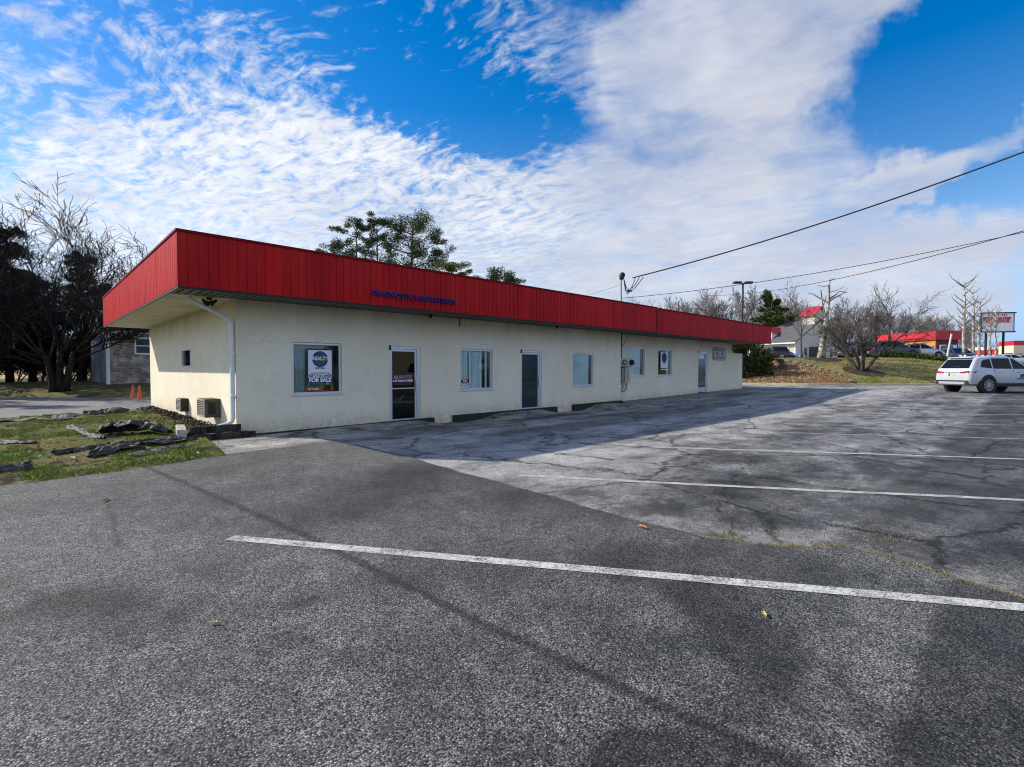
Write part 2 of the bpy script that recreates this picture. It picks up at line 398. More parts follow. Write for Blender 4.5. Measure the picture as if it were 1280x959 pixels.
        near = t.seg(Pg, (5.9, 1.9), (8.6, 3.2), 0.4, 1.2); base = t.scale(base, t.m('SUBTRACT', 1.0, t.m('MULTIPLY', near, t.mr(t.noise(P, 1.3, 6, 0.7), 0.38, 0.6, 0.15, 0.65))))
        near = t.seg(Pg, (9.5, 2.4), (14, 3.2), 0.3, 1.1); base = t.scale(base, t.m('SUBTRACT', 1.0, t.m('MULTIPLY', near, t.mr(t.noise(P, 0.9, 6, 0.7), 0.38, 0.6, 0.0, 0.55))))
        for a, c, w, sft, k in (((8.0, 8.6), (22, 9.2), 0.15, 0.7, 0.45), ((6.5, 10.6), (9.0, 10.9), 0.2, 0.7, 0.5), ((11, 11.0), (14.5, 11.2), 0.15, 0.7, 0.5), ((12, 9.8), (30, 10.8), 0.1, 0.5, 0.4)):
            sm = t.seg(Pg, a, c, w, sft); base = t.scale(base, t.m('SUBTRACT', 1.0, t.m('MULTIPLY', sm, k)))
        # dusty lip along the edge of the newer overlay
        ed = t.stroke(Pg, [(4.7, 7.4), (4.75, 4.4), (4.65, 2.6), (4.85, 1.6), (5.3, 1.0), (5.1, 0.2)], 0.05, 0.30)
        base = t.mix(t.m('MULTIPLY', ed, t.mr(t.noise(P, 5, 5, 0.7), 0.45, 0.62, 0.0, 0.7)), base, (0.27, 0.25, 0.215))
        bl = t.noise(P, 0.95, 9, 0.72); blm = t.m('MULTIPLY', t.mr(bl, 0.49, 0.55), t.mr(y, 5.6, 4.0, 0.25, 1.0))
        base = t.scale(base, t.m('SUBTRACT', 1.0, t.m('MULTIPLY', blm, 0.46)))
        ms = t.stroke(Pg, [(4.4, 2.2), (4.52, 1.72), (4.8, 1.38), (5.1, 1.12)], 0.01, 0.09); ms = t.m('MAXIMUM', ms, t.stroke(Pg, [(4.95, 0.62), (4.8, 0.2), (4.75, -0.6)], 0.015, 0.08))
        base = t.mix(t.m('MULTIPLY', ms, t.mr(t.noise(P, 8, 5, 0.7), 0.42, 0.58, 0.0, 0.9)), base, (0.20, 0.17, 0.06))
        # cracks
        Pc = t.vm('ADD', P, t.vm('SCALE', t.vm('SUBTRACT', t.noise(P, 2.2, 5, 0.7, out='Color'), (0.5, 0.5, 0.5)), scale=0.55))
        ck = t.mr(t.voro(Pc, 0.42, 'DISTANCE_TO_EDGE'), 0.006, 0.022, 1.0, 0.0); ck = t.m('MULTIPLY', ck, t.mr(n2, 0.38, 0.5))
        ck2 = t.mr(t.voro(Pc, 1.5, 'DISTANCE_TO_EDGE'), 0.006, 0.03, 1.0, 0.0); ck2 = t.m('MULTIPLY', ck2, t.mr(t.noise(P, 0.6, 4), 0.55, 0.66))
        hole = t.m('MAXIMUM', ck, t.m('MULTIPLY', ck2, 0.7))
        base = t.scale(base, t.m('SUBTRACT', 1.0, t.m('MULTIPLY', hole, 0.75)))
        lk = t.stroke(t.vm('ADD', P0, t.vm('SCALE', t.vm('SUBTRACT', t.noise(P, 3, 5, out='Color'), (0.5, 0.5, 0.5)), scale=0.35)), [(4.5, 1.75), (5.7, 2.5), (7.2, 2.9), (8.9, 3.3)], 0.008, 0.03)
        base = t.scale(base, t.m('SUBTRACT', 1.0, t.m('MULTIPLY', lk, 0.75)))
    t.put(b.inputs['Base Color'], base)
    t.put(b.inputs['Roughness'], t.mr(n2, 0.3, 0.7, 0.72, 0.95)); b.inputs['Specular IOR Level'].default_value = 0.35
    h = t.m('ADD', t.m('MULTIPLY', vd, -0.7), t.m('MULTIPLY', n3, 0.5))
    if hole is not None: h = t.m('SUBTRACT', h, t.m('MULTIPLY', hole, 1.5))
    t.put(b.inputs['Normal'], t.bump(h, 0.55, 0.008))
    return m
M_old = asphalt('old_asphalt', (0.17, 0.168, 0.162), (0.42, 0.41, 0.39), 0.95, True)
M_new = asphalt('newer_asphalt', (0.072, 0.071, 0.069), (0.176, 0.170, 0.159), 1.1, False)

def ground_mat():
    m, t, b = material('winter_turf'); P = t.pos()
    n1 = t.noise(P, 0.16, 6, 0.6); n2 = t.noise(P, 1.3, 6, 0.7); n3 = t.noise(P, 18, 3, 0.7)
    c = t.mix(t.mr(t.m('ADD', t.m('MULTIPLY', n1, 0.55), t.m('MULTIPLY', n2, 0.45)), 0.40, 0.60), (0.105, 0.125, 0.028), (0.31, 0.235, 0.105))
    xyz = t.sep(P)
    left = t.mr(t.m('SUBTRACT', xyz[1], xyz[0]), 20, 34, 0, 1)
    c = t.mix(t.m('MULTIPLY', left, t.mr(n2, 0.35, 0.55)), c, (0.075, 0.07, 0.03))  # tree shade over the left bank put into a darker turf colour
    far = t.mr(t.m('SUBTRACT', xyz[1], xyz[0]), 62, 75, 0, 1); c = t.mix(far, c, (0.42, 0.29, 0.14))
    c = t.scale(c, t.mr(n3, 0.25, 0.75, 0.6, 1.4))
    t.put(b.inputs['Base Color'], c); b.inputs['Roughness'].default_value = 0.95; b.inputs['Specular IOR Level'].default_value = 0.1
    t.put(b.inputs['Normal'], t.bump(t.m('ADD', n3, t.m('MULTIPLY', n2, 2.0)), 0.8, 0.05)); return m
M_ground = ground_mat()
def lawn_mat():
    m, t, b = material('patchy_lawn'); P = t.pos()
    n1 = t.noise(P, 0.7, 5, 0.6); n2 = t.noise(P, 3.0, 6, 0.7); n3 = t.noise(P, 40, 3, 0.7)
    c = t.mix(t.mr(n1, 0.42, 0.58), (0.075, 0.120, 0.012), (0.165, 0.145, 0.055))
    c = t.mix(t.mr(n2, 0.53, 0.58), c, (0.060, 0.042, 0.028)); c = t.mix(t.mr(t.noise(P, 4.5, 6, 0.7), 0.60, 0.66), c, (0.30, 0.25, 0.17))
    c = t.scale(c, t.mr(n3, 0.25, 0.75, 0.55, 1.45))
    t.put(b.inputs['Base Color'], c); b.inputs['Roughness'].default_value = 0.95; b.inputs['Specular IOR Level'].default_value = 0.1
    t.put(b.inputs['Normal'], t.bump(t.m('ADD', n3, t.m('MULTIPLY', n2, 2.0)), 0.9, 0.04)); return m
M_lawn = lawn_mat()

# ------------------------------------------------------------------ ground sheets
def axis(lo, hi, dense_lo, dense_hi, step):
    a = [dense_lo+i*step for i in range(int((dense_hi-dense_lo)/step)+1)]
    s = step; x = a[-1]
    while x < hi: s *= 1.35; x += s; a.append(x)
    s = step; x = a[0]
    while x > lo: s *= 1.35; x -= s; a.insert(0, x)
    return a
gx, gy = axis(-900, 1600, -14, 78, 1.0), axis(-900, 1600, -24, 62, 1.0)
mb = MB(); nx = len(gx)
for y in gy:
    for x in gx:
        under = 0.30 if (x < kerb_x(y)+0.6 and x*FWD.x+y*FWD.y < 27.5 or x < kerb_x(y)+0.6 and x > 14) else 0.0
        bumpz = 0.05*mnoise.noise(V((x*0.7, y*0.7, 0))) if not under else 0.0
        mb.v.append((x, y, g(x, y)-under+bumpz))
for j in range(len(gy)-1):
    for i in range(nx-1): mb.f.append((j*nx+i, j*nx+i+1, (j+1)*nx+i+1, (j+1)*nx+i))
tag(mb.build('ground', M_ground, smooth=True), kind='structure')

def lot_z(x, y):
    return g(x, y)-0.13*sst(10.3, 12.2, y)*sst(8.2, 9.0, x)*(1-sst(17.5, 19.0, x))+0.012*mnoise.noise(V((x*0.5, y*0.5, 3)))
mb = MB(); ys = [-34+i*1.0 for i in range(29)]+[-5+i*0.5 for i in range(47)]+[19+i for i in range(12)]
nu = 90
for y in ys:
    xk = kerb_x(y)
    for i in range(nu+1):
        x = lerp(1.0, xk, i/nu); mb.v.append((x, y, lot_z(x, y)))
for j in range(len(ys)-1):
    for i in range(nu): a = j*(nu+1)+i; mb.f.append((a, a+1, a+nu+2, a+nu+1))
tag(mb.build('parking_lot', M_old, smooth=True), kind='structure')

EDGE = [(2.25, 9.99), (3.0, 10.02), (3.55, 10.08), (4.2, 10.25), (4.51, 10.30), (4.66, 10.01), (4.72, 9.0), (4.77, 7.56), (4.6, 5.93), (4.54, 4.41), (4.44, 3.5), (4.38, 2.69), (4.40, 2.2), (4.43, 1.91), (4.53, 1.67), (4.74, 1.35), (5.06, 1.13), (5.08, 1.0), (5.03, 0.9), (4.94, 0.57), (4.8, 0.25), (4.75, 0.01), (4.7, -1.5), (4.72, -6), (4.7, -24)]
rng = random.Random(5)
pts = []
for (x0, y0), (x1, y1) in zip(EDGE, EDGE[1:]):
    L = math.hypot(x1-x0, y1-y0); n = max(1, min(60, int(L/0.07)))
    for k in range(n):
        t_ = k/n; x = lerp(x0, x1, t_); y = lerp(y0, y1, t_)
        w = 0.05*mnoise.noise(V((x*2.3, y*2.3, 0)))+0.03*mnoise.noise(V((x*9, y*9, 2)))
        pts.append((x+w, y+w*0.7, 0.024))
pts += [(4.7, -24, 0.024), (-28, -24, 0.024), (-28, 9.6, 0.024), (-3, 9.75, 0.024), (0, 9.75, 0.024), (1.5, 10.1, 0.024)]
mb = MB(); mb.poly(pts)
n = len(pts)
for i in range(n):
    j = (i+1) % n; a, c = pts[i], pts[j]
    mb.quad(a, c, (c[0], c[1], -0.05), (a[0], a[1], -0.05))
o = mb.build('pavement', M_new, fix=False); tag(o, kind='structure')
bm = bmesh.new(); bm.from_mesh(o.data); bmesh.ops.triangulate(bm, faces=[f for f in bm.faces if len(f.verts) > 4]); bmesh.ops.recalc_face_normals(bm, faces=bm.faces); bm.to_mesh(o.data); bm.free()

# alley behind the lawn
M_alley = asphalt('alley_asphalt', (0.13, 0.127, 0.12), (0.24, 0.23, 0.215), 0.5, False)
mb = MB()
def alley_pt(u, v):
    x = lerp(-40, 9, u); y0 = 22.3+0.5*mnoise.noise(V((x*0.7, 0, 0))); 
    y1 = (26.75-x*FWD.x)/FWD.y+0.4*mnoise.noise(V((x*0.6, 7, 0))); y1 = max(y1, y0+1)
    y = lerp(y0, y1, v); return (x, y, g(x, y)+0.022)
mb.grid(alley_pt, 80, 12); tag(mb.build('alley', M_alley, smooth=True), kind='structure')

# lawn patch beside the end wall
def lawn_h(x, y):
    h = 0.06+0.07*mnoise.noise(V((x*0.9, y*0.9, 1)))+0.045*mnoise.noise(V((x*2.6, y*2.6, 5)))
    return max(0.028, h)
def lawn_pt(u, v):
    x = lerp(-28, 3.47, u**0.45)
    y0 = 9.33+max(0, x-0.3)*0.24+0.14*mnoise.noise(V((x*1.6, 3, 0)))+0.06*mnoise.noise(V((x*6, 3, 0)))
    if x > 2.5: y0 = lerp(y0, 12.75, sst(2.5, 2.85, x))
    y1 = 22.45+0.5*mnoise.noise(V((x*0.7, 0, 0)))
    y = lerp(y0, y1, v)
    e = min(v, 1-v); h = lawn_h(x, y)*sst(0, 0.03, e)+0.026*(1-sst(0, 0.03, e))
    return (x, y, h)
mb = MB(); mb.grid(lawn_pt, 120, 110); tag(mb.build('lawn', M_lawn, smooth=True), kind='structure')

# painted stall lines
def paint_mat(name, worn):
    m, t, b = material(name); P = t.pos()
    n = t.noise(P, 55, 4, 0.75); n2 = t.noise(P, 4.0, 5, 0.7)
    t.put(b.inputs['Base Color'], t.scale((0.52, 0.505, 0.455), t.m('MULTIPLY', t.mr(n2, 0.3, 0.7, 0.78, 1.1), t.mr(n, 0.3, 0.7, 0.8, 1.15)))); b.inputs['Roughness'].default_value = 0.8
    vc = t.sep(t.voro(P, 112, out='Color'))[1]
    a = t.m('ADD', t.m('ADD', n, t.m('MULTIPLY', n2, 0.45)), t.m('MULTIPLY', vc, 0.16))
    t.put(b.inputs['Alpha'], t.mr(a, 0.52+worn, 0.80+worn)); return m
M_paint = paint_mat('line_paint', 0.06); M_paint2 = paint_mat('worn_line_paint', 0.11)
LD = V((3.26, -4.99, 0)).normalized(); LN = V((-LD.y, LD.x, 0))
lines = [((1.29, 5.0), 6.2, 0.062, 0), ((5.11, 5.12), 6.3, 0.055, 0), ((8.91, 5.18), 6.3, 0.05, 0), ((12.45, 5.2), 6.3, 0.045, 0), ((16.2, 5.2), 6.3, 0.045, 0), ((19.9, 5.2), 6.3, 0.045, 0), ((23.6, 5.2), 6.3, 0.045, 0), ((27.3, 5.2), 6.3, 0.045, 0)]
for (x, y), L, w, dz in lines:
    mb = MB(); p0 = V((x, y, 0)); n = 40
    def lp(u, v, p0=p0, L=L, w=w):
        p = p0+LD*(L*u)+LN*(w*(2*v-1))
        base = lot_z(p.x, p.y)+0.006
        return (p.x, p.y, base)
    if x < 2:
        def lp(u, v, p0=p0, L=L, w=w):
            p = p0+LD*(L*u)+LN*(w*(2*v-1)); return (p.x, p.y, 0.029)
    mb.grid(lp, n, 1); tag(mb.build('parking_line', M_paint if x < 10 else M_paint2), kind='structure')

# kerbs and walks
M_conc = plain('concrete', (0.42, 0.39, 0.34), 0.85, var=0.25, scale=3, bump=0.3)
M_tan = plain('tan_kerb', (0.50, 0.40, 0.24), 0.9, var=0.25, scale=2, bump=0.3)
mb = MB(); kp = []
for i in range(150):
    y = lerp(40, -60, i/149); kp.append((kerb_x(y), y))
for (x0, y0), (x1, y1) in zip(kp, kp[1:]):
    z0, z1 = g(x0-0.2, y0), g(x1-0.2, y1)
    P = lambda x, y, z, k: (x+k, y+k*0.3, z)
    a0, a1 = P(x0, y0, z0-0.1, 0), P(x1, y1, z1-0.1, 0); b0, b1 = P(x0, y0, z0+0.14, 0.03), P(x1, y1, z1+0.14, 0.03); c0, c1 = P(x0, y0, z0+0.14, 0.45), P(x1, y1, z1+0.14, 0.45); d0, d1 = P(x0, y0, z0-0.1, 0.46), P(x1, y1, z1-0.1, 0.46)
    mb.quad(a0, a1, b1, b0); mb.quad(b0, b1, c1, c0); mb.quad(c0, c1, d1, d0)
tag(mb.build('kerb', M_tan), kind='structure')
mb = MB()   # low walk along the set-back wall
mb.prism([(19.02, 12.1, -0.1), (19.02, 12.1, 0.06), (34.2, 11.9, 0.30), (34.2, 11.9, -0.1)], (0, 1.0, 0))
mb.v = [(x, 13.1 if y > 12.5 else y, z) for x, y, z in mb.v]
tag(mb.build('sidewalk', plain('worn_walk', (0.2, 0.19, 0.18), 0.9, var=0.3, scale=2), bevel=0.01), kind='structure')
M_black = plain('black_kerb_paint', (0.022, 0.021, 0.02), 0.8, var=0.4, scale=4)
for x0, x1, z in ((3.5, 8.9, 0.05), (9.66, 14.6, 0.085), (15.6, 19.0, 0.13)):
    mb = MB(); mb.prism([(x0, 12.60, -0.22), (x0, 12.60, z-0.03 if x0 < 5 else z), (x1, 12.60, z+0.02), (x1, 12.60, -0.22)], (0, 0.125, 0))
    tag(mb.build('kerb', M_black, bevel=0.008), kind='structure')
# worn asphalt ramps in front of the doors
M_ramp = asphalt('ramp_asphalt', (0.05, 0.046, 0.042), (0.14, 0.125, 0.105), 0.6, True)
for x0, x1, zt in ((4.6, 8.8, 0.035), (10.3, 14.5, 0.05), (16.2, 18.95, 0.08)):
    mb = MB()
    def rp(u, v, x0=x0, x1=x1, zt=zt):
        e = min(u*3, (1-u)*5, 1.0); yf = 12.6-(0.9+0.5*e)*v-0.15*mnoise.noise(V((u*9, x0, 0)))*v
        x = lerp(x0-0.35*v, x1+0.3*v, u)
        return (x, yf, lerp(zt*min(1, e+0.0)+lot_z(x, 12.5)*(1-min(1, e)), lot_z(x, yf)+0.004, v)+0.004)
    mb.grid(rp, 40, 10); tag(mb.build('ramp', M_ramp, smooth=True), kind='structure')

# ------------------------------------------------------------------ main building
def stucco():
    m, t, b = material('cream_stucco'); P = t.pos(); xyz = t.sep(P)
    n1 = t.noise(P, 0.5, 5, 0.6); n3 = t.noise(P, 30, 3, 0.6)
    c = t.mix(t.mr(n1, 0.35, 0.65), (0.79, 0.705, 0.53), (0.84, 0.77, 0.61))
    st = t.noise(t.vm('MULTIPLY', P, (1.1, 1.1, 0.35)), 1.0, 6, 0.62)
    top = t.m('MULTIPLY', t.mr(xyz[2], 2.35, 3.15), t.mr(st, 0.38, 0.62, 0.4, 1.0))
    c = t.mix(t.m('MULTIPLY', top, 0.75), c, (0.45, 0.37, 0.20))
    drip = t.m('MULTIPLY', t.mr(t.noise(t.vm('MULTIPLY', P, (5.5, 5.5, 0.30)), 1.0, 4, 0.6), 0.60, 0.78), t.mr(xyz[2], 0.2, 2.8, 0.04, 0.28))
    c = t.mix(drip, c, (0.44, 0.36, 0.24))
    low = t.m('MULTIPLY', t.mr(xyz[2], 0.55, 0.0), t.mr(st, 0.35, 0.6)); c = t.mix(t.m('MULTIPLY', low, 0.5), c, (0.52, 0.38, 0.18))
    pt = t.noise(P, 1.6, 6, 0.7); c = t.mix(t.mr(pt, 0.56, 0.60, 0, 0.35), c, (0.66, 0.62, 0.50)); c = t.mix(t.mr(t.noise(P, 3.3, 7, 0.75), 0.62, 0.70, 0, 0.4), c, (0.50, 0.43, 0.30))
    pc = t.vm('ADD', P, t.vm('SCALE', t.noise(P, 1.5, 5, 0.7, out='Color'), scale=0.8)); hc_ = t.m('MULTIPLY', t.mr(t.voro(pc, 0.55, 'DISTANCE_TO_EDGE'), 0.002, 0.008, 1, 0), t.mr(n1, 0.48, 0.56)); c = t.scale(c, t.m('SUBTRACT', 1.0, t.m('MULTIPLY', hc_, 0.14)))
    spl = t.m('MULTIPLY', t.mr(xyz[2], 0.40, -0.05), t.mr(t.noise(P, 7, 5, 0.7), 0.42, 0.62)); c = t.mix(t.m('MULTIPLY', spl, 0.6), c, (0.30, 0.25, 0.18))
    c = t.scale(c, t.mr(n3, 0.25, 0.75, 0.92, 1.08))
    t.put(b.inputs['Base Color'], c); b.inputs['Roughness'].default_value = 0.9; b.inputs['Specular IOR Level'].default_value = 0.2
    t.put(b.inputs['Normal'], t.bump(t.m('ADD', n3, t.m('MULTIPLY', t.noise(P, 4, 5, 0.65), 0.9)), 0.4, 0.025)); return m
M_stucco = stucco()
def red_mat():
    m, t, b = material('red_metal_siding'); P = t.pos()
    st = t.noise(t.vm('MULTIPLY', P, (4, 4, 0.5)), 1.0, 5, 0.6); pid = t.noise(t.vm('MULTIPLY', P, (1.9, 1.9, 0.02)), 1.0, 2)
    c = t.mix(t.mr(st, 0.3, 0.7), (0.36, 0.005, 0.008), (0.49, 0.012, 0.011)); c = t.scale(c, t.mr(pid, 0.3, 0.7, 0.84, 1.12)); xyz = t.sep(P)
    wn = t.new('ShaderNodeTexWhiteNoise', noise_dimensions='1D'); t.put(wn.inputs['W'], t.m('FLOOR', t.m('DIVIDE', t.m('ADD', xyz[0], xyz[1]), 0.3530))); c = t.scale(c, t.mr(wn.outputs['Value'], 0, 1, 0.90, 1.10))
    fade = t.m('MULTIPLY', t.mr(xyz[2], 3.3, 4.2), t.mr(t.noise(t.vm('MULTIPLY', P, (2.5, 2.5, 0.4)), 1.0, 5, 0.7), 0.42, 0.65)); c = t.mix(t.m('MULTIPLY', fade, 0.14), c, (0.58, 0.08, 0.06))
    dirt = t.m('MULTIPLY', t.mr(xyz[2], 3.5, 3.15), t.mr(t.noise(t.vm('MULTIPLY', P, (6, 6, 0.6)), 1.0, 5, 0.7), 0.48, 0.68)); c = t.mix(t.m('MULTIPLY', dirt, 0.35), c, (0.12, 0.02, 0.015))
    t.put(b.inputs['Base Color'], c); t.put(b.inputs['Roughness'], t.mr(st, 0.3, 0.7, 0.5, 0.65)); b.inputs['Specular IOR Level'].default_value = 0.12
    t.put(b.inputs['Normal'], t.bump(t.noise(t.vm('MULTIPLY', P, (1, 1, 0.35)), 3.5, 4), 0.35, 0.03)); return m
M_red = red_mat()
M_redcap = plain('dark_red_cap', (0.16, 0.008, 0.010), 0.7, spec=0.1)
M_alu = plain('mill_aluminium', (0.60, 0.62, 0.64), 0.38, 0.55, var=0.1)
M_white = plain('white_paint', (0.74, 0.75, 0.76), 0.5, var=0.08)
M_dark = plain('dark_rubber', (0.015, 0.015, 0.016), 0.7, var=0.3)
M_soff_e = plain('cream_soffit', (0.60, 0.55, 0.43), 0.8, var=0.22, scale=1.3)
M_soff_f = plain('shaded_metal_soffit', (0.11, 0.105, 0.09), 0.6, var=0.3, scale=1.5)  # front soffit's shade is put into a darker metal colour
M_roof = plain('tar_roof', (0.09, 0.09, 0.09), 0.9)
M_glass = glass('window_glass'); M_dglass = glass('tinted_door_glass', (0.55, 0.75, 0.80), dark=0.45, fmin=0.045)
M_blind = plain('blind_fabric', (0.78, 0.82, 0.82), 0.8, var=0.06, scale=3)
M_inside = plain('interior_wall', (0.30, 0.30, 0.28), 0.9)

BX0, BX1, BY0, BYR, BY1 = 3.49, 31.75, 12.73, 13.10, 24.05
ZS, ZT = 3.15, 4.20
bld = thing('commercial_building', 'long low cream stucco building with a red metal fascia and glass doors along its front', 'building', (BX0, BY0, 0))

def wall_y(mb, Y, x0, x1, z0, z1, holes, th):
    """wall in the plane y=Y facing -y with openings (x0,x1,z0,z1) and reveals"""
    xs = sorted({x0, x1} | {h[0] for h in holes} | {h[1] for h in holes}); zs = sorted({z0, z1} | {h[2] for h in holes} | {h[3] for h in holes})
    for a, b in zip(xs, xs[1:]):
        for c, d in zip(zs, zs[1:]):
            if any(h[0] <= a and b <= h[1] and h[2] <= c and d <= h[3] for h in holes): continue
            mb.quad((a, Y, c), (b, Y, c), (b, Y, d), (a, Y, d)); mb.quad((a, Y+th, c), (a, Y+th, d), (b, Y+th, d), (b, Y+th, c))
    for a, b, c, d in holes:
        mb.quad((a, Y, c), (a, Y+th, c), (b, Y+th, c), (b, Y, c)); mb.quad((a, Y, d), (b, Y, d), (b, Y+th, d), (a, Y+th, d))
        mb.quad((a, Y, c), (a, Y, d), (a, Y+th, d), (a, Y+th, c)); mb.quad((b, Y, c), (b, Y+th, c), (b, Y+th, d), (b, Y, d))
W1 = (4.73, 6.02, 0.90, 2.22); W2 = (10.0, 11.38, 0.86, 2.20); W3 = (15.66, 17.02, 0.85, 2.18)
D1 = (7.43, 8.48, -0.02, 2.20); D2 = (12.72, 13.84, 0.03, 2.22)
W4 = (20.05, 21.62, 1.21, 2.57); W5 = (22.87, 24.28, 1.20, 2.56); D3 = (27.25, 28.42, 0.20, 2.54)
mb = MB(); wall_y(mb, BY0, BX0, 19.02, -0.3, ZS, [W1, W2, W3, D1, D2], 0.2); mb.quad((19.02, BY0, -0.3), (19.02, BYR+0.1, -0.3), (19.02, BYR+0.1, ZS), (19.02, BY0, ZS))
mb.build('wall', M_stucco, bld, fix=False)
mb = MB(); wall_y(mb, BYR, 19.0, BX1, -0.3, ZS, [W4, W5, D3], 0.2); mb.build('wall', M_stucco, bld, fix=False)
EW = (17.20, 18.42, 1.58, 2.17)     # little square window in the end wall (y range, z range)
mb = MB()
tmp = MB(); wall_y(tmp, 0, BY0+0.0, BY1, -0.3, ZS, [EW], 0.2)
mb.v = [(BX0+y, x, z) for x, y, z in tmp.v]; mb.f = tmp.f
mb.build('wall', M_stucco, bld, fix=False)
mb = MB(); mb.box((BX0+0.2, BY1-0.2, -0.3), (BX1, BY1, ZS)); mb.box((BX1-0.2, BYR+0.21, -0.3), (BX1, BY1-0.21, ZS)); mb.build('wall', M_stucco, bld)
mb = MB(); mb.box((BX1+0.003, BYR+0.02, -0.1), (33.5, BYR+0.20, 2.54)); mb.build('wing_wall', M_stucco, bld, bevel=0.015)
mb = MB(); mb.box((BX0+0.25, 15.4, 0.02), (BX1-0.25, 15.5, ZS-0.05)); mb.build('interior_partition', M_inside, bld)

# fascia: grooved red panels
FX0, FX1, FX2, FY0, FY1 = 2.12, 19.82, 33.73, 11.45, 24.40
def fascia(pt, u0, u1, z0, z1, name):
    mb = MB(); u = u0; prof = [(u0, 0.0)]; w = 0.1765
    while u+w < u1-0.02:
        u += w; prof += [(u-0.010, 0.0), (u-0.007, 0.012), (u+0.007, 0.012), (u+0.010, 0.0)]
    prof.append((u1, 0.0))
    for (a, da), (b, db) in zip(prof, prof[1:]): mb.quad(pt(a, da, z0), pt(b, db, z0), pt(b, db, z1), pt(a, da, z1))
    return mb.build(name, M_red, bld, fix=False)
fr = lambda u, d, z: (u, FY0+d, z)
fascia(fr, FX0, FX1, ZS, ZT, 'fascia'); fascia(fr, FX1+0.09, FX2, ZS-0.02, ZT-0.03, 'fascia')
fascia(lambda u, d, z: (FX0+d, FY0+FY1-u, z), FY0, FY1, ZS, ZT, 'fascia')
fascia(lambda u, d, z: (FX2-d, u, z), FY0, FY1, ZS-0.02, ZT-0.03, 'fascia')
mb = MB()
mb.box((FX0-0.02, FY0-0.025, ZT-0.001), (FX1+0.02, FY0+0.12, ZT+0.045)); mb.box((FX1+0.07, FY0-0.025, ZT-0.031), (FX2+0.02, FY0+0.12, ZT+0.02))
mb.box((FX0-0.02, FY0+0.121, ZT-0.001), (FX0+0.12, FY1+0.02, ZT+0.045)); mb.box((FX2-0.12, FY0+0.121, ZT-0.031), (FX2+0.02, FY1+0.02, ZT+0.02))
mb.build('roof_cap', M_redcap, bld)
mb = MB()   # dark drip edge under the red metal and the joint strip
mb.box((FX0+0.004, FY0+0.004, ZS-0.045), (FX2-0.004, FY0+0.03, ZS-0.003)); mb.box((FX0+0.004, FY0+0.031, ZS-0.045), (FX0+0.03, FY1, ZS-0.003)); mb.box((FX1, FY0+0.03, ZS-0.02), (FX1+0.09, FY0+0.05, ZT))
mb.build('drip_edge', M_dark, bld)
mb = MB(); mb.box((FX0+0.03, FY0+0.06, ZS+0.95), (FX2-0.03, FY1, ZS+0.98)); mb.box((FX0+0.03, FY1-0.03, ZS+0.02), (FX2-0.03, FY1, ZS+0.94)); mb.build('roof', M_roof, bld)
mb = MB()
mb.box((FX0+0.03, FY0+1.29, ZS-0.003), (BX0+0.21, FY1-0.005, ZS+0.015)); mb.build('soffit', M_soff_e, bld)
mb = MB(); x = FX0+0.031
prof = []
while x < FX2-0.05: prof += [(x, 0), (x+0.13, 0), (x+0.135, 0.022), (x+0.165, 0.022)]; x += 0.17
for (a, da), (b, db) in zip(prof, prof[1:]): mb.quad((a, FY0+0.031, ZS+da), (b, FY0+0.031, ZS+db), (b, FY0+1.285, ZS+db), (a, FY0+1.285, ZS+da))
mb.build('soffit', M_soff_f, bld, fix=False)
mb = MB(); mb.box((FX2-1.9, FY0+1.286, ZS), (FX2-0.04, FY1-0.005, ZS+0.015)); mb.box((BX0+0.25, FY0+1.30, ZS+0.016), (FX2-2, FY1-0.05, ZS+0.03)); mb.build('soffit', M_soff_f, bld)

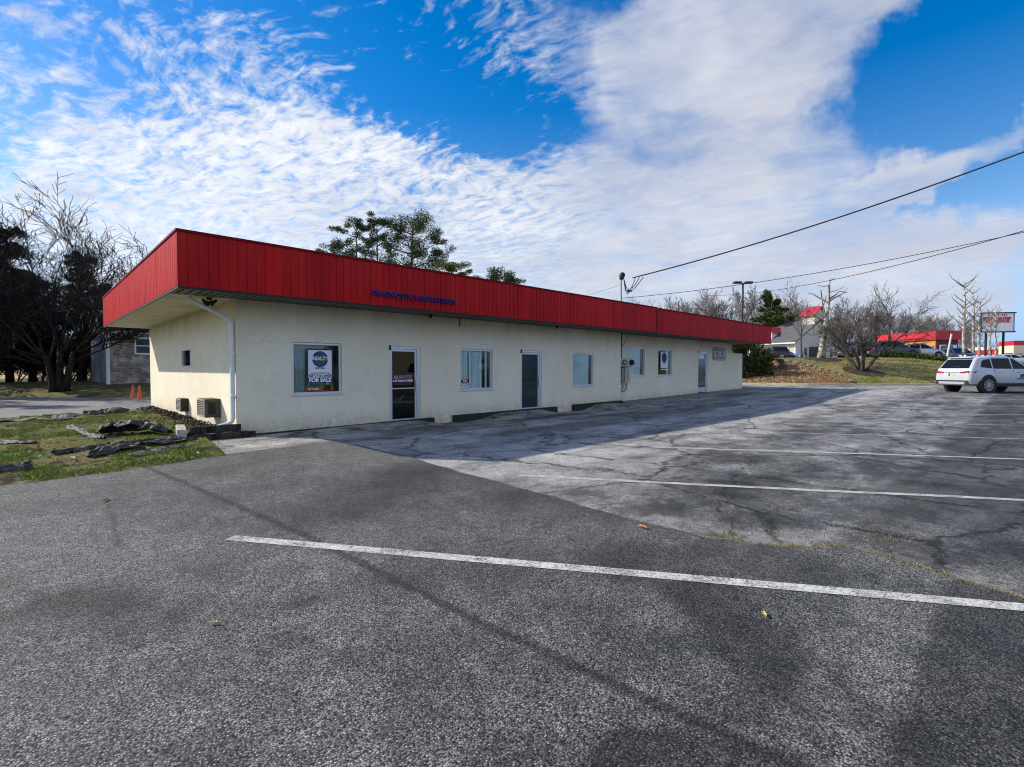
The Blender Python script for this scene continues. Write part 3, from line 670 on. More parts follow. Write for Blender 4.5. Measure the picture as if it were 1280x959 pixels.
M_dpane = plain('dark_glass', (0.006, 0.007, 0.009), 0.08, spec=0.3)
def frame_ring(mb, a, b, c, d, y0, y1, w, wb=None):
    wb = wb or w
    mb.box((a, y0, c), (a+w, y1, d)); mb.box((b-w, y0, c), (b, y1, d)); mb.box((a+w, y0, d-w), (b-w, y1, d)); mb.box((a+w, y0, c), (b-w, y1, c+wb))
def window(rect, Y, kind):
    a, b, c, d = rect; e = 0.004; a += e; b -= e; c += e; d -= e
    mb = MB(); frame_ring(mb, a, b, c, d, Y+0.05, Y+0.11, 0.055); mb.box((a-0.03, Y-0.03, c-0.035), (b+0.03, Y+0.05, c+0.012))
    if kind == 'vertical': mb.box((a+0.4, Y+0.06, c+0.055), (a+0.43, Y+0.10, d-0.055))
    w = mb.build('window', M_alu, bld, bevel=0.004)
    mb = MB(); mb.box((a+0.05, Y+0.08, c+0.05), (b-0.05, Y+0.086, d-0.05)); mb.build('pane', M_glass, w)
    mb = MB()
    if kind == 'vertical':
        x = a+0.06; rr = random.Random(3)
        while x < b-0.42:
            if not (a+0.36 < x < a+0.44):
                mb.box((x, Y+0.125+rr.uniform(-0.01, 0.008), c+0.03), (x+0.075, Y+0.135, d-0.04), None)
            x += 0.085
        mb.box((b-0.22, Y+0.15, c+0.03), (b-0.14, Y+0.155, d-0.04))
    elif kind == 'slats':
        z = c+0.05
        while z < d-0.05:
            mb.prism([(a+0.06, Y+0.112, z), (a+0.06, Y+0.122, z+0.026), (a+0.06, Y+0.124, z+0.026), (a+0.06, Y+0.114, z)], (b-a-0.25, 0, 0)); z += 0.025
    elif kind == 'curtain':
        mb.grid(lambda u, v: (lerp(a+0.02, b-0.24, u), Y+0.135+0.018*math.sin(u*42)+0.01*math.sin(u*17), lerp(c+0.02, d-0.02, v)), 80, 2)
    elif kind == 'half':  # added sheet, its grey stands in for the reflection in the pane
        mb.grid(lambda u, v: (lerp(a+0.02, b-0.42, u), Y+0.15+0.015*math.sin(u*30), lerp(c+0.02, d-0.02, v)), 60, 2)
    elif kind == 'strip':
        mb.grid(lambda u, v: (lerp(b-0.38, b-0.12, u), Y+0.14+0.015*math.sin(u*20), lerp(c+0.02, d-0.02, v)), 20, 2)
    if mb.f: mb.build('blind', M_blind if kind != 'half' else plain('grey_reflection_sheet', (0.30, 0.35, 0.35), 0.9, var=0.15, scale=2), w)
    return w
window(W1, BY0, 'half'); window(W2, BY0, 'vertical'); window(W3, BY0, 'slats'); window(W4, BYR, 'curtain'); window(W5, BYR, 'strip')
mb = MB(); t2 = MB(); frame_ring(t2, EW[0]+0.004, EW[1]-0.004, EW[2]+0.004, EW[3]-0.004, -0.02, 0.06, 0.06); mb.v = [(BX0+y, x, z) for x, y, z in t2.v]; mb.f = t2.f
ew = mb.build('window', M_white, bld); mb = MB(); mb.box((BX0+0.03, EW[0]+0.06, EW[2]+0.06), (BX0+0.036, EW[1]-0.06, EW[3]-0.06)); mb.build('pane', M_dpane, ew)

M_teal = plain('teal_tinted_glass', (0.026, 0.042, 0.046), 0.08, spec=0.3); M_teal2 = plain('blue_tinted_glass', (0.035, 0.085, 0.115), 0.06, spec=0.5)
def door(rect, Y, kick, gm=None):
    a, b, c, d = rect; e = 0.004; a += e; b -= e; d -= e
    mb = MB(); mb.box((a, Y+0.02, c+0.01), (a+0.05, Y+0.14, d)); mb.box((b-0.09, Y+0.02, c+0.01), (b, Y+0.14, d)); mb.box((a+0.05, Y+0.02, d-0.07), (b-0.09, Y+0.14, d))
    dr = mb.build('door', M_alu, bld, bevel=0.004)
    a2, b2, d2 = a+0.055, b-0.095, d-0.075
    mb = MB(); frame_ring(mb, a2, b2, c+0.02, d2, Y+0.05, Y+0.095, 0.065, kick)
    mb.build('leaf', M_alu, dr, bevel=0.004)
    mb = MB(); mb.box((a2+0.06, Y+0.07, c+kick), (b2-0.06, Y+0.077, d2-0.06)); mb.build('glass', gm or M_dglass, dr)
    if gm is not M_teal2:
        mb = MB(); mb.box((a2+0.06, Y+0.050, c+0.985), (b2-0.02, Y+0.068, c+1.015)); mb.build('push_bar', M_alu if gm is None else M_teal2, dr)
    mb = MB(); mb.box((b2-0.055, Y-0.005, c+0.90), (b2-0.015, Y+0.045, c+1.24)); mb.build('handle', M_alu, dr, bevel=0.008)
    mb = MB(); mb.box((a-0.02, Y-0.09, c-0.05), (b+0.02, Y+0.15, c+0.005)); mb.build('threshold', M_dark, dr)
    mb = MB(); mb.box((a+0.0, Y-0.02, d-0.11), (a+0.05, Y+0.018, d+0.03)); mb.build('closer', M_dark, dr)
    return dr
door(D1, BY0, 0.09); door(D2, BY0, 0.09, M_teal); door(D3, BYR, 0.28, M_teal2)

# blue channel letters on the fascia
M_blue = plain('blue_letters', (0.010, 0.017, 0.15), 0.5)
RX = Matrix.Rotation(R(90), 4, 'X')
text('DIAGNOSTIC', 0.19, M_blue, 'lettering', Matrix.Translation((6.80, FY0-0.035, 3.435)) @ RX, bld, extrude=0.025, bold=0.008, width=1.20); text('LABORATORIES', 0.19, M_blue, 'lettering', Matrix.Translation((8.11, FY0-0.035, 3.435)) @ RX, bld, extrude=0.025, bold=0.008, width=1.32)
# downspout round the corner
M_spout = plain('white_downspout', (0.70, 0.72, 0.74), 0.45, var=0.12, scale=3)
mb = MB(); mb.tube([(2.60, 12.98, ZS-0.002), (2.64, 12.98, ZS-0.07), (2.76, 12.97, ZS-0.13), (3.32, 12.88, 2.72), (3.41, 12.87, 2.62), (3.425, 12.87, 2.50), (3.425, 12.87, 0.42), (3.40, 12.88, 0.33), (3.30, 12.90, 0.27), (3.1, 12.92, 0.22)], 0.052, 10)
for zz in (1.9, 0.9): mb.box((3.37, 12.80, zz), (3.485, 12.94, zz+0.03))
mb.build('downspout', M_spout, bld, smooth=False)
for x in (8.55, 14.2): 
    mb = MB(); mb.lathe([(0.05, 0), (0.06, -0.03), (0.045, -0.10), (0.0, -0.11)], 10, Matrix.Translation((x, 12.3, ZS))); mb.build('soffit_light', M_dark, bld)
mb = MB(); mb.tube([(9.75, 12.45, ZS), (9.76, 12.45, 3.0), (9.75, 12.46, 2.86)], 0.018, 6); mb.build('conduit_stub', M_dark, bld)

# floodlight under the corner soffit
fl = thing('floodlight', 'black twin floodlight under the soffit beside the downspout', 'light', (2.98, 12.86, ZS))
mb = MB(); mb.lathe([(0.06, 0), (0.06, -0.05), (0.02, -0.06)], 12, Matrix.Translation((2.98, 12.86, ZS))); mb.build('base', M_dark, fl)
for s in (-1, 1):
    M = Matrix.Translation((2.98+0.07*s, 12.86-0.06*s, ZS-0.10)) @ Matrix.Rotation(R(55*s), 4, 'Y') @ Matrix.Rotation(R(30), 4, 'X')
    mb = MB(); mb.lathe([(0.03, 0.08), (0.035, 0.02), (0.065, -0.06), (0.06, -0.085), (0.0, -0.07)], 12, M); mb.build('lamp_head', M_dark, fl)

# wall air conditioners on the end wall
M_ac = plain('brown_casing', (0.075, 0.06, 0.042), 0.6, var=0.3); M_grille = plain('pale_grille', (0.40, 0.38, 0.33), 0.5)
M_acd = plain('dark_bronze_casing', (0.035, 0.03, 0.024), 0.6, var=0.25)
def aircon(y0, y1, z0, z1, dep, label, mat):
    a = thing('air_conditioner', label, 'air conditioner', (BX0, (y0+y1)/2, z0), 'through-wall air conditioners on the end wall')
    x0 = BX0-dep
    mb = MB(); mb.box((x0+0.02, y0, z0), (BX0-0.002, y1, z1)); mb.build('casing', mat, a, bevel=0.012)
    mb = MB(); frame_ring_x(mb, y0+0.02, y1-0.02, z0+0.02, z1-0.02, x0-0.005, x0+0.019, 0.02)
    n = 9
    for k in range(n):
        z = lerp(z0+0.05, z1-0.05, k/(n-1)); mb.box((x0, y0+0.04, z), (x0+0.015, y1-0.04, z+0.012))
    mb.build('grille', M_grille, a)
    mb = MB(); mb.box((x0+0.08, y0-0.006, z0+0.08), (x0+dep-0.12, y0-0.001, z1-0.08)); mb.build('side_louvre', M_dark, a)
def frame_ring_x(mb, a, b, c, d, x0, x1, w):
    mb.box((x0, a, c), (x1, a+w, d)); mb.box((x0, b-w, c), (x1, b, d)); mb.box((x0, a+w, d-w), (x1, b-w, d)); mb.box((x0, a+w, c), (x1, b-w, c+w))
aircon(17.62, 18.22, 0.27, 0.66, 0.22, 'smaller dark air conditioner on the end wall, farther from the downspout', M_acd)
aircon(14.15, 14.90, 0.34, 0.80, 0.36, 'larger brown air conditioner on the end wall beside the downspout', M_ac)

# for sale poster in the first window
M_pap = plain('poster_white', (0.78, 0.80, 0.82), 0.6, var=0.03); M_navy = plain('poster_navy', (0.010, 0.016, 0.10), 0.5, var=0.05); M_grn = plain('poster_green', (0.05, 0.13, 0.025), 0.5, var=0.3, scale=20)
M_orr = plain('poster_orange_red', (0.42, 0.055, 0.025), 0.5); M_globe = plain('poster_globe', (0.02, 0.06, 0.20), 0.5, var=0.7, scale=9); M_lt = plain('print_white', (0.85, 0.85, 0.85), 0.6, var=0.02); M_skin = plain('photo_tone', (0.42, 0.24, 0.17), 0.6)
px0, px1, pz0, pz1, PY = 5.10, 5.79, 0.985, 2.065, BY0+0.030
sg = thing('for_sale_sign', 'white and navy FOR SALE poster with globe logo in the window nearest the corner', 'sign', (5.45, PY, pz0))
mb = MB(); mb.box((px0, PY, pz0+0.20), (px1, PY+0.008, pz1)); mb.build('board', M_navy, sg)
mb = MB(); mb.box((px0+0.035, PY-0.004, pz0+0.34), (px1-0.035, PY-0.001, pz1-0.035)); mb.build('panel', M_pap, sg)
mb = MB(); mb.box((px0-0.03, PY+0.0015, pz0), (px1, PY+0.007, pz0+0.10)); mb.build('lower_strip', M_orr, sg)
mb = MB(); mb.box((px0, PY+0.001, pz0+0.103), (px1, PY+0.0065, pz0+0.197)); mb.build('lower_strip', M_grn, sg)
mb = MB(); mb.prism([(px1-0.27, PY-0.002, pz0+0.012), (px1-0.05, PY-0.002, pz0+0.012), (px1-0.06, PY-0.002, pz0+0.10), (px1-0.11, PY-0.002, pz0+0.15), (px1-0.20, PY-0.002, pz0+0.15), (px1-0.26, PY-0.002, pz0+0.09)], (0, 0.003, 0)); mb.build('portrait_print', M_dark, sg)
mb = MB(); mb.lathe([(0.035, 0), (0.035, 0.003)], 16, Matrix.Translation((px1-0.155, PY-0.005, pz0+0.185)) @ RX); mb.build('portrait_print', M_skin, sg)
gc = (5.445, pz1-0.265)
mb = MB(); mb.lathe([(0.205, 0), (0.205, 0.003)], 40, Matrix.Translation((gc[0], PY-0.005, gc[1])) @ RX); mb.build('globe_logo', M_navy, sg)
mb = MB(); mb.lathe([(0.185, 0), (0.185, 0.003)], 40, Matrix.Translation((gc[0], PY-0.008, gc[1])) @ RX); mb.build('globe_logo', M_globe, sg)
rng = random.Random(8); mb = MB()
for cx, cz, rr in ((-0.08, 0.02, 0.09), (0.07, -0.03, 0.08), (-0.03, -0.09, 0.07), (0.09, 0.08, 0.05)):
    mb.poly([(gc[0]+cx+rr*rng.uniform(0.6, 1.1)*math.cos(k*PI/6), PY-0.0125, gc[1]+cz+rr*rng.uniform(0.6, 1.1)*math.sin(k*PI/6)) for k in range(12)])
mb.build('globe_logo', M_grn, sg, fix=False)
tx = lambda s, size, mat, x, z, w, dy=-0.014, b=0.03: text(s, size, mat, 'lettering', Matrix.Translation((x, PY+dy, z)) @ RX, sg, 0.001, b, w)
tx('REALTY', 0.13, M_lt, gc[0], gc[1]+0.015, 0.44); tx('EASTERN', 0.06, M_navy, gc[0], gc[1]-0.235, 0.26, -0.006)
tx('CALL FOR INFORMATION', 0.04, M_navy, gc[0], pz0+0.455, 0.5, -0.006); tx('609-716-6400', 0.095, M_navy, gc[0], pz0+0.385, 0.60, -0.006); tx('FOR SALE', 0.13, M_lt, gc[0], pz0+0.27, 0.58, -0.003, 0.05)
tx('ASK FOR', 0.06, M_navy, px0+0.20, pz0+0.15, 0.24, -0.002); tx('609-716-6400', 0.05, M_lt, px0+0.17, pz0+0.05, 0.27, -0.002)

PY2 = BY0+0.064
s2 = thing('for_sale_sign', 'small red and black FOR SALE card low in the window between the two front doors', 'sign', (10.2, PY2, 0.93))
M_rd = plain('card_dark_red', (0.10, 0.008, 0.010), 0.5)
mb = MB(); mb.box((10.065, PY2, 0.93), (10.40, PY2+0.005, 1.20)); mb.build('card', M_rd, s2)
mb = MB(); mb.box((10.08, PY2-0.003, 0.94), (10.385, PY2-0.001, 0.985)); mb.build('blank_strip', M_pap, s2)
text('FOR', 0.09, M_lt, 'lettering', Matrix.Translation((10.23, PY2-0.003, 1.145)) @ RX, s2, 0.001, 0.03, 0.17); text('SALE', 0.12, M_lt, 'lettering', Matrix.Translation((10.23, PY2-0.003, 1.045)) @ RX, s2, 0.001, 0.04, 0.29)
# sticker on the first door glass
PY3 = BY0+0.066
s3 = thing('door_sticker', 'blue, white and red lettered sticker on the glass of the door nearest the corner', 'sticker', (7.9, PY3, 1.08))
text('DIAGNOSTIC', 0.12, M_lt, 'lettering', Matrix.Translation((7.92, PY3, 1.30)) @ RX, s3, 0.001, 0.05, 0.58); text('DIAGNOSTIC', 0.12, M_blue, 'lettering', Matrix.Translation((7.92, PY3-0.003, 1.295)) @ RX, s3, 0.001, 0.02, 0.56)
text('LABORATORIES', 0.08, M_lt, 'lettering', Matrix.Translation((7.92, PY3, 1.20)) @ RX, s3, 0.001, 0.04, 0.66)
mb = MB(); mb.box((7.62, PY3-0.001, 1.085), (8.22, PY3+0.002, 1.155)); mb.build('red_band', M_rd, s3)
# poster in the far small window, papers, sticker on the far door, plaque
PY4 = BYR+0.030
s4 = thing('poster', 'white poster with a dark oval picture in the narrow window by the far door', 'poster', (23.5, PY4, 1.5))
mb = MB(); mb.box((23.18, PY4, 1.60), (23.86, PY4+0.006, 2.40)); mb.build('sheet', M_pap, s4)
mb = MB(); mb.lathe([(0.24, 0), (0.24, 0.003)], 28, Matrix.Translation((23.53, PY4-0.004, 2.12)) @ RX @ Matrix.Scale(1.1, 4, (0, 1, 0))); mb.prism([(23.42, PY4-0.004, 1.95), (23.64, PY4-0.004, 1.95), (23.53, PY4-0.004, 1.76)], (0, 0.003, 0)); mb.build('picture', M_navy, s4)
mb = MB(); mb.box((23.2, PY4, 1.50), (23.9, PY4+0.006, 1.545)); mb.build('sheet', M_lt, s4)
s5 = thing('notice', 'white paper notice taped at the top of the far blue-glazed door', 'notice', (27.7, BYR+0.06, 2.15))
mb = MB(); mb.box((27.42, BYR+0.060, 2.13), (28.1, BYR+0.064, 2.37)); mb.build('sheet', M_lt, s5)
M_slab = plain('slabs', (0.75, 0.77, 0.78), 0.7, var=0.2, scale=9)
s6 = thing('reflection_slabs', 'heap of white papers added as a reflection inside the window beside the electric meter', 'slabs', (20.9, BYR+0.2, 1.22))  # white slabs added to stand in for a pale reflection in the pane
rng = random.Random(2)
for k, (xa, xb, za, zb) in enumerate(((20.35, 21.35, 1.24, 1.33), (20.45, 21.4, 1.345, 1.42), (20.6, 21.3, 1.43, 1.47), (20.65, 21.38, 1.60, 1.70))):
    mb = MB(); M = Matrix.Translation((0, BYR+0.115, 0)) @ Matrix.Rotation(R(rng.uniform(-1, 1)), 4, 'Z'); mb.box((xa, 0, za), (xb, 0.09, zb if k < 3 else zb)); mb.v = [(x, y+BYR+0.115, z) for x, y, z in mb.v]; mb.build('paper', M_slab, s6, bevel=0.008)
mb = MB(); mb.box((20.7, BYR+0.14, 1.47), (21.3, BYR+0.20, 1.60)); mb.build('paper', M_slab, s6)
pq = thing('wall_plaque', 'grey rounded wall plaque with two dark leaf marks beside the far door', 'sign', (29.95, BYR-0.03, 2.1))
M_plq = plain('plaque_grey', (0.42, 0.40, 0.41), 0.5); M_ink = plain('plaque_ink', (0.035, 0.035, 0.04), 0.6)
def rrect(x0, x1, z0, z1, r, y):
    out = []
    for cx, cz, a0 in ((x1-r, z1-r, 0), (x0+r, z1-r, 90), (x0+r, z0+r, 180), (x1-r, z0+r, 270)):
        for k in range(6): a = R(a0+18*k); out.append((cx+r*math.cos(a), y, cz+r*math.sin(a)))
    return out
mb = MB(); mb.prism(rrect(29.06, 30.86, 2.06, 2.83, 0.16, BYR-0.03), (0, 0.028, 0)); mb.build('plate', M_ink, pq)
mb = MB(); mb.prism(rrect(29.10, 30.82, 2.09, 2.80, 0.14, BYR-0.040), (0, 0.008, 0)); mb.build('plate', M_plq, pq)
for wd, sz_, xx, zz, ww in (('MASS', 0.16, 29.58, 2.67, 0.6), ('PLACE', 0.16, 30.3, 2.67, 0.65), ('HEALTH', 0.12, 29.58, 2.21, 0.66), ('CENTER', 0.12, 30.33, 2.21, 0.7)):
    text(wd, sz_, M_ink, 'lettering', Matrix.Translation((xx, BYR-0.043, zz)) @ RX, pq, 0.001, 0.03, ww)
for s in (-1, 1):
    mb = MB(); c = V((29.96+0.33*s, BYR-0.044, 2.44)); d = V((0.62*s, 0, 0.55)).normalized(); nrm = V((-d.z, 0, d.x))
    mb.prism([c-d*0.17, c-d*0.05+nrm*0.055, c+d*0.1+nrm*0.06, c+d*0.17, c+d*0.08-nrm*0.06, c-d*0.06-nrm*0.05], (0, 0.003, 0)); mb.build('leaf_mark', M_ink, pq)

# electric service: mast, weatherhead, meters
em = thing('electric_meter', 'beige meter box with conduits and a tall mast through the roof at the wall step', 'meter', (19.35, BYR-0.12, 0.9))
M_box = plain('beige_steel', (0.50, 0.47, 0.36), 0.5, var=0.12); M_pipe = plain('galvanised_pipe', (0.30, 0.31, 0.31), 0.45, 0.6); M_pipe_d = plain('painted_pipe', (0.05, 0.05, 0.045), 0.6)
mb = MB(); mb.tube([(19.27, 12.9, 2.05), (19.27, 12.9, ZS+0.02)], 0.055, 10); mb.build('conduit', M_pipe_d, em)
mb = MB(); mb.tube([(19.27, 12.9, ZS+0.06), (19.27, 12.9, 5.62)], 0.038, 10); mb.build('mast', M_pipe, em)
mb = MB(); mb.lathe([(0.07, -0.12), (0.10, -0.02), (0.13, 0.08), (0.12, 0.17), (0.06, 0.23), (0.0, 0.24)], 14, Matrix.Translation((19.30, 12.9, 5.66)) @ Matrix.Rotation(R(25), 4, 'Y')); mb.build('weatherhead', M_dark, em, smooth=True)
mb = MB(); mb.box((19.18, 12.80, 1.66), (20.15, 13.095, 2.03)); mb.build('meter_box', M_box, em, bevel=0.012)
for x in (19.36, 19.93):
    mb = MB(); mb.lathe([(0.125, 0), (0.125, 0.06), (0.10, 0.14), (0.0, 0.15)], 16, Matrix.Translation((x, 12.797, 1.84)) @ RX); mb.build('meter', M_dark if x > 19.5 else M_pipe, em, smooth=True)
mb = MB(); mb.box((19.30, 12.86, 0.98), (19.52, 13.095, 1.60)); mb.build('panel_box', plain('olive_steel', (0.22, 0.22, 0.12), 0.5), em, bevel=0.01)
mb = MB(); mb.box((19.58, 12.84, 0.92), (19.98, 13.095, 1.62)); mb.build('panel_box', M_box, em, bevel=0.01)
mb = MB(); mb.box((19.74, 12.825, 0.94), (19.76, 12.842, 1.60)); mb.build('seam', M_dark, em)
mb = MB(); mb.box((19.25, 12.95, 1.60), (19.95, 13.09, 1.66)); mb.build('conduit', M_dark, em)
mb = MB(); mb.tube([(19.85, 12.96, 0.92), (19.85, 12.96, 0.72), (19.78, 12.96, 0.60), (19.62, 12.96, 0.53), (19.3, 12.96, 0.53)], 0.035, 8); mb.tube([(19.36, 12.96, 0.98), (19.36, 12.9, 0.86), (19.45, 12.88, 0.78), (19.46, 12.95, 0.66), (19.36, 12.96, 0.6)], 0.03, 8); mb.build('conduit', M_pipe, em)
mb = MB(); mb.tube([(19.32, 12.98, 2.5), (19.6, 13.0, 2.62), (19.9, 13.0, 2.9), (20.0, 13.0, ZS)], 0.012, 6); mb.build('wire', M_dark, em)

# overhead wires
def wire(pts_px, sag, r, name, label, cat='cable', extra=None):
    mb = MB(); P = [V(p) for p in pts_px]; out = []
    a, b = P
    for k in range(49):
        t_ = k/48; p = a.lerp(b, t_); p.z -= sag*4*t_*(1-t_); out.append(p)
    mb.tube(out, r, 6)
    if extra: extra(mb)
    return tag(mb.build(name, M_cable, smooth=True), label, cat)
M_cable = plain('weathered_cable', (0.035, 0.037, 0.045), 0.7)
A0 = on_y(790.5, 347.5, 12.8)
def drip(mb):
    w = V((19.40, 12.86, 5.62)); a = A0
    for k, (dz, dx) in enumerate(((-0.62, 0.0), (-0.50, 0.12), (-0.70, -0.06))):
        m1 = w.lerp(a, 0.45)+V((dx, 0, dz)); e = a+V((0.16+0.22*k, -0.05-0.08*k, 0.03+0.03*k))
        mb.tube([w, w.lerp(m1, 0.5)+V((0, 0, -0.16)), m1+V((0.02, 0, -0.03)), m1.lerp(e, 0.45)+V((0.08, 0, -0.06)), e.lerp(m1, 0.18)+V((0.05, 0, 0)), e], 0.018, 5)
    mb.tube([w+V((0.3, 0, -0.52)), w+V((0.62, 0, -0.50))], 0.045, 6)
wire((A0, at(1420, 136, 16.0)), 0.34, 0.028, 'power_line', 'thick black service cable from the mast up to the upper right', extra=drip)
wire((V((19.27, 12.9, 4.72)), at(1420, 258, 15.0)), 0.36, 0.012, 'power_line', 'thin cable from low on the mast rising right above the lamp post')
wire((at(885, 369.5, 62), at(1420, 247, 20)), 1.0, 0.022, 'power_line', 'lowest thin cable sagging across in front of the pale dead tree')
wire((V((19.25, 12.9, 5.32)), at(640, 376, 60)), 0.6, 0.007, 'power_line', 'faint thin cable running left from the mast behind the red roof')

# ------------------------------------------------------------------ trees
def bark(name, c1, c2, sc=6):
    if name in MATS: return MATS[name]
    m, t, b = material(name); P = t.obj()
    n = t.noise(t.vm('MULTIPLY', P, (1, 1, 0.35)), sc, 5, 0.65)
    t.put(b.inputs['Base Color'], t.mix(t.mr(n, 0.42, 0.58), c1, c2)); b.inputs['Roughness'].default_value = 0.9; b.inputs['Specular IOR Level'].default_value = 0.15
    t.put(b.inputs['Normal'], t.bump(n, 0.5, 0.03)); MATS[name] = m; return m
M_bark = bark('grey_brown_bark', (0.055, 0.045, 0.038), (0.115, 0.10, 0.088)); M_twig = bark('twig_bark', (0.075, 0.062, 0.055), (0.13, 0.112, 0.10), 2)
M_bark_d = bark('dark_bark', (0.014, 0.011, 0.010), (0.032, 0.027, 0.023)); M_twig_d = bark('dark_twigs', (0.018, 0.014, 0.013), (0.032, 0.026, 0.024), 2)
M_syc = bark('pale_patchy_bark', (0.16, 0.14, 0.11), (0.50, 0.47, 0.40), 5); M_sycb = bark('pale_grey_branches', (0.15, 0.135, 0.11), (0.36, 0.33, 0.27), 4)
M_woods = bark('far_twigs', (0.12, 0.105, 0.10), (0.19, 0.17, 0.16), 1); M_woodt = bark('far_trunks', (0.10, 0.082, 0.075), (0.17, 0.145, 0.13), 1)

def perp(d, rng):
    a = V((rng.gauss(0, 1), rng.gauss(0, 1), rng.gauss(0, 1))); a = a-d*a.dot(d); return a.normalized()
def grow(rng, mbs, p, d, L, r, lev, cfg):
    """recursive bare branch; lev 0 is the trunk"""
    maxlev = cfg['levels']; n = 5 if lev < maxlev else 3
    pts = [p.copy()]; radii = [r]; dirs = [d.copy()]
    for i in range(n):
        d = (d+perp(d, rng)*cfg['wob']*(0.6 if lev == 0 else 1)+V((0, 0, cfg['up'] if lev else 0))).normalized()
        p = p+d*(L/n); pts.append(p.copy()); dirs.append(d.copy()); radii.append(max(cfg['rmin'], r*(1-(1-cfg['taper'])*(i+1)/n)))
    mb = mbs[0] if lev <= cfg.get('trunk_lev', 0) else mbs[1]
    mb.tube(pts, radii, 8 if lev == 0 else 6 if lev == 1 else 4 if lev == 2 else 3, cap=lev <= 1)
    if lev >= maxlev: return
    k = cfg['kids'][lev]
    for j in range(k):
        t_ = lerp(cfg['start'][lev], 1.0, (j+rng.uniform(0.1, 0.9))/k); f = t_*n; i = min(n-1, int(f)); q = pts[i].lerp(pts[i+1], f-i)
        dd = dirs[i+1]; ang = R(rng.uniform(*cfg['ang'][min(lev, len(cfg['ang'])-1)]))
        nd = (dd*math.cos(ang)+perp(dd, rng)*math.sin(ang)).normalized()
        if nd.z < cfg.get('minz', -0.2): nd.z = abs(nd.z)*0.3; nd.normalize()
        grow(rng, mbs, q, nd, L*rng.uniform(*cfg['len'])*(cfg.get('len0', 1.0) if lev == 0 else 1), max(cfg['rmin'], lerp(r, r*cfg['taper'], t_)*rng.uniform(0.5, 0.72)), lev+1, cfg)
def bare_tree(label, loc, seed, trunk_len, r, cfg, mats, group=None, stems=1, lean=0.0, name='bare_tree'):
    rng = random.Random(seed); t = thing(name, label, 'tree', loc, group)
    mbs = (MB(), MB())
    for s in range(stems):
        a = 2*PI*s/stems+rng.uniform(-0.4, 0.4); d = V((math.cos(a)*lean, math.sin(a)*lean, 1)).normalized()
        grow(rng, mbs, V((math.cos(a)*0.12*(stems > 1), math.sin(a)*0.12*(stems > 1), -0.15)), d, trunk_len*rng.uniform(0.85, 1.1), r*(1 if stems == 1 else rng.uniform(0.75, 1.1)), 0, cfg)
    if stems == 1:
        mbs[0].tube([(0, 0, -0.2), (0, 0, 0.15), (0, 0, 0.5)], [r*1.7, r*1.3, r*0.98], 8)
    local(mbs[0], 'trunk', mats[0], t, smooth=True, fix=False); local(mbs[1], 'crown', mats[1], t, fix=False)
    return t

def clump(mb, c, rad, n, size, rng, flat=1.0, shape=3.2):
    """leaf-sized faces through the volume of a clump"""
    for _ in range(n):
        d = V((rng.gauss(0, 1), rng.gauss(0, 1), rng.gauss(0, 1)))
        if d.length < 1e-6: continue
        d.normalize(); k = rng.random()**0.45
        p = V((c[0]+d.x*rad[0]*k, c[1]+d.y*rad[1]*k, c[2]+d.z*rad[2]*k))
        a = (V((rng.gauss(0, 1), rng.gauss(0, 1), rng.gauss(0, 0.7)))+d*0.8).normalized(); b = perp(a, rng); s = size*rng.uniform(0.6, 1.4); w = s/shape
        mb.v += [tuple(p-a*s*0.5), tuple(p+b*w*0.5), tuple(p+a*s*0.5), tuple(p-b*w*0.5)]; n0 = len(mb.v)-4; mb.f.append((n0, n0+1, n0+2, n0+3))

M_pine = leafy('pine_needles', [(0.024, 0.042, 0.012), (0.062, 0.095, 0.026), (0.13, 0.16, 0.045)])
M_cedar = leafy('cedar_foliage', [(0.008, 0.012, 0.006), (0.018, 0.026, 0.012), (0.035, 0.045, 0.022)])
M_holly = leafy('holly_leaves', [(0.016, 0.028, 0.007), (0.050, 0.062, 0.016), (0.17, 0.15, 0.05)], rough=0.4)
def pine(label, loc, seed, H, r, crown_from, clumps, leaf=0.21, mat=None, group=None, bmat=None, name='pine_tree'):
    """clumps: (dx, dy, z, radius, flat, count) in metres from the trunk foot"""
    rng = random.Random(seed); t = thing(name, label, 'tree', loc, group)
    mb = MB(); x = y = 0; pts = [V((0, 0, -0.2))]
    for k in range(1, 9): x += rng.uniform(-1, 1)*0.02*H*0.3; y += rng.uniform(-1, 1)*0.02*H*0.3; pts.append(V((x, y, H*k/8)))
    mb.tube(pts, [r*(1-0.85*k/8) for k in range(9)], 8)
    lm = MB(); cm = MB()
    for dx, dy, z, rd, fl, cnt in clumps:
        zt = max(0.3*H, z-rd*0.6-abs(dx)*0.25); i = min(7, int(zt/H*8)); q = pts[i].lerp(pts[i+1], zt/H*8-i)
        e = V((dx, dy, z)); m = q.lerp(e, 0.5)+V((0, 0, -0.1*rd)); lm.tube([q, m, e], [r*0.28, r*0.18, r*0.06], 5)
        for s in range(5):
            cc = (dx+rng.gauss(0, rd*0.45), dy+rng.gauss(0, rd*0.45), z+rng.gauss(0, rd*fl*0.4)); rr = rd*rng.uniform(0.35, 0.65)
            clump(cm, cc, (rr, rr, rr*fl), cnt//5, leaf, rng, shape=4.5)
    local(mb, 'trunk', bmat or M_bark, t, smooth=True, fix=False); local(lm, 'branches', bmat or M_bark, t, fix=False); local(cm, 'crown', mat or M_pine, t, fix=False)
    return t

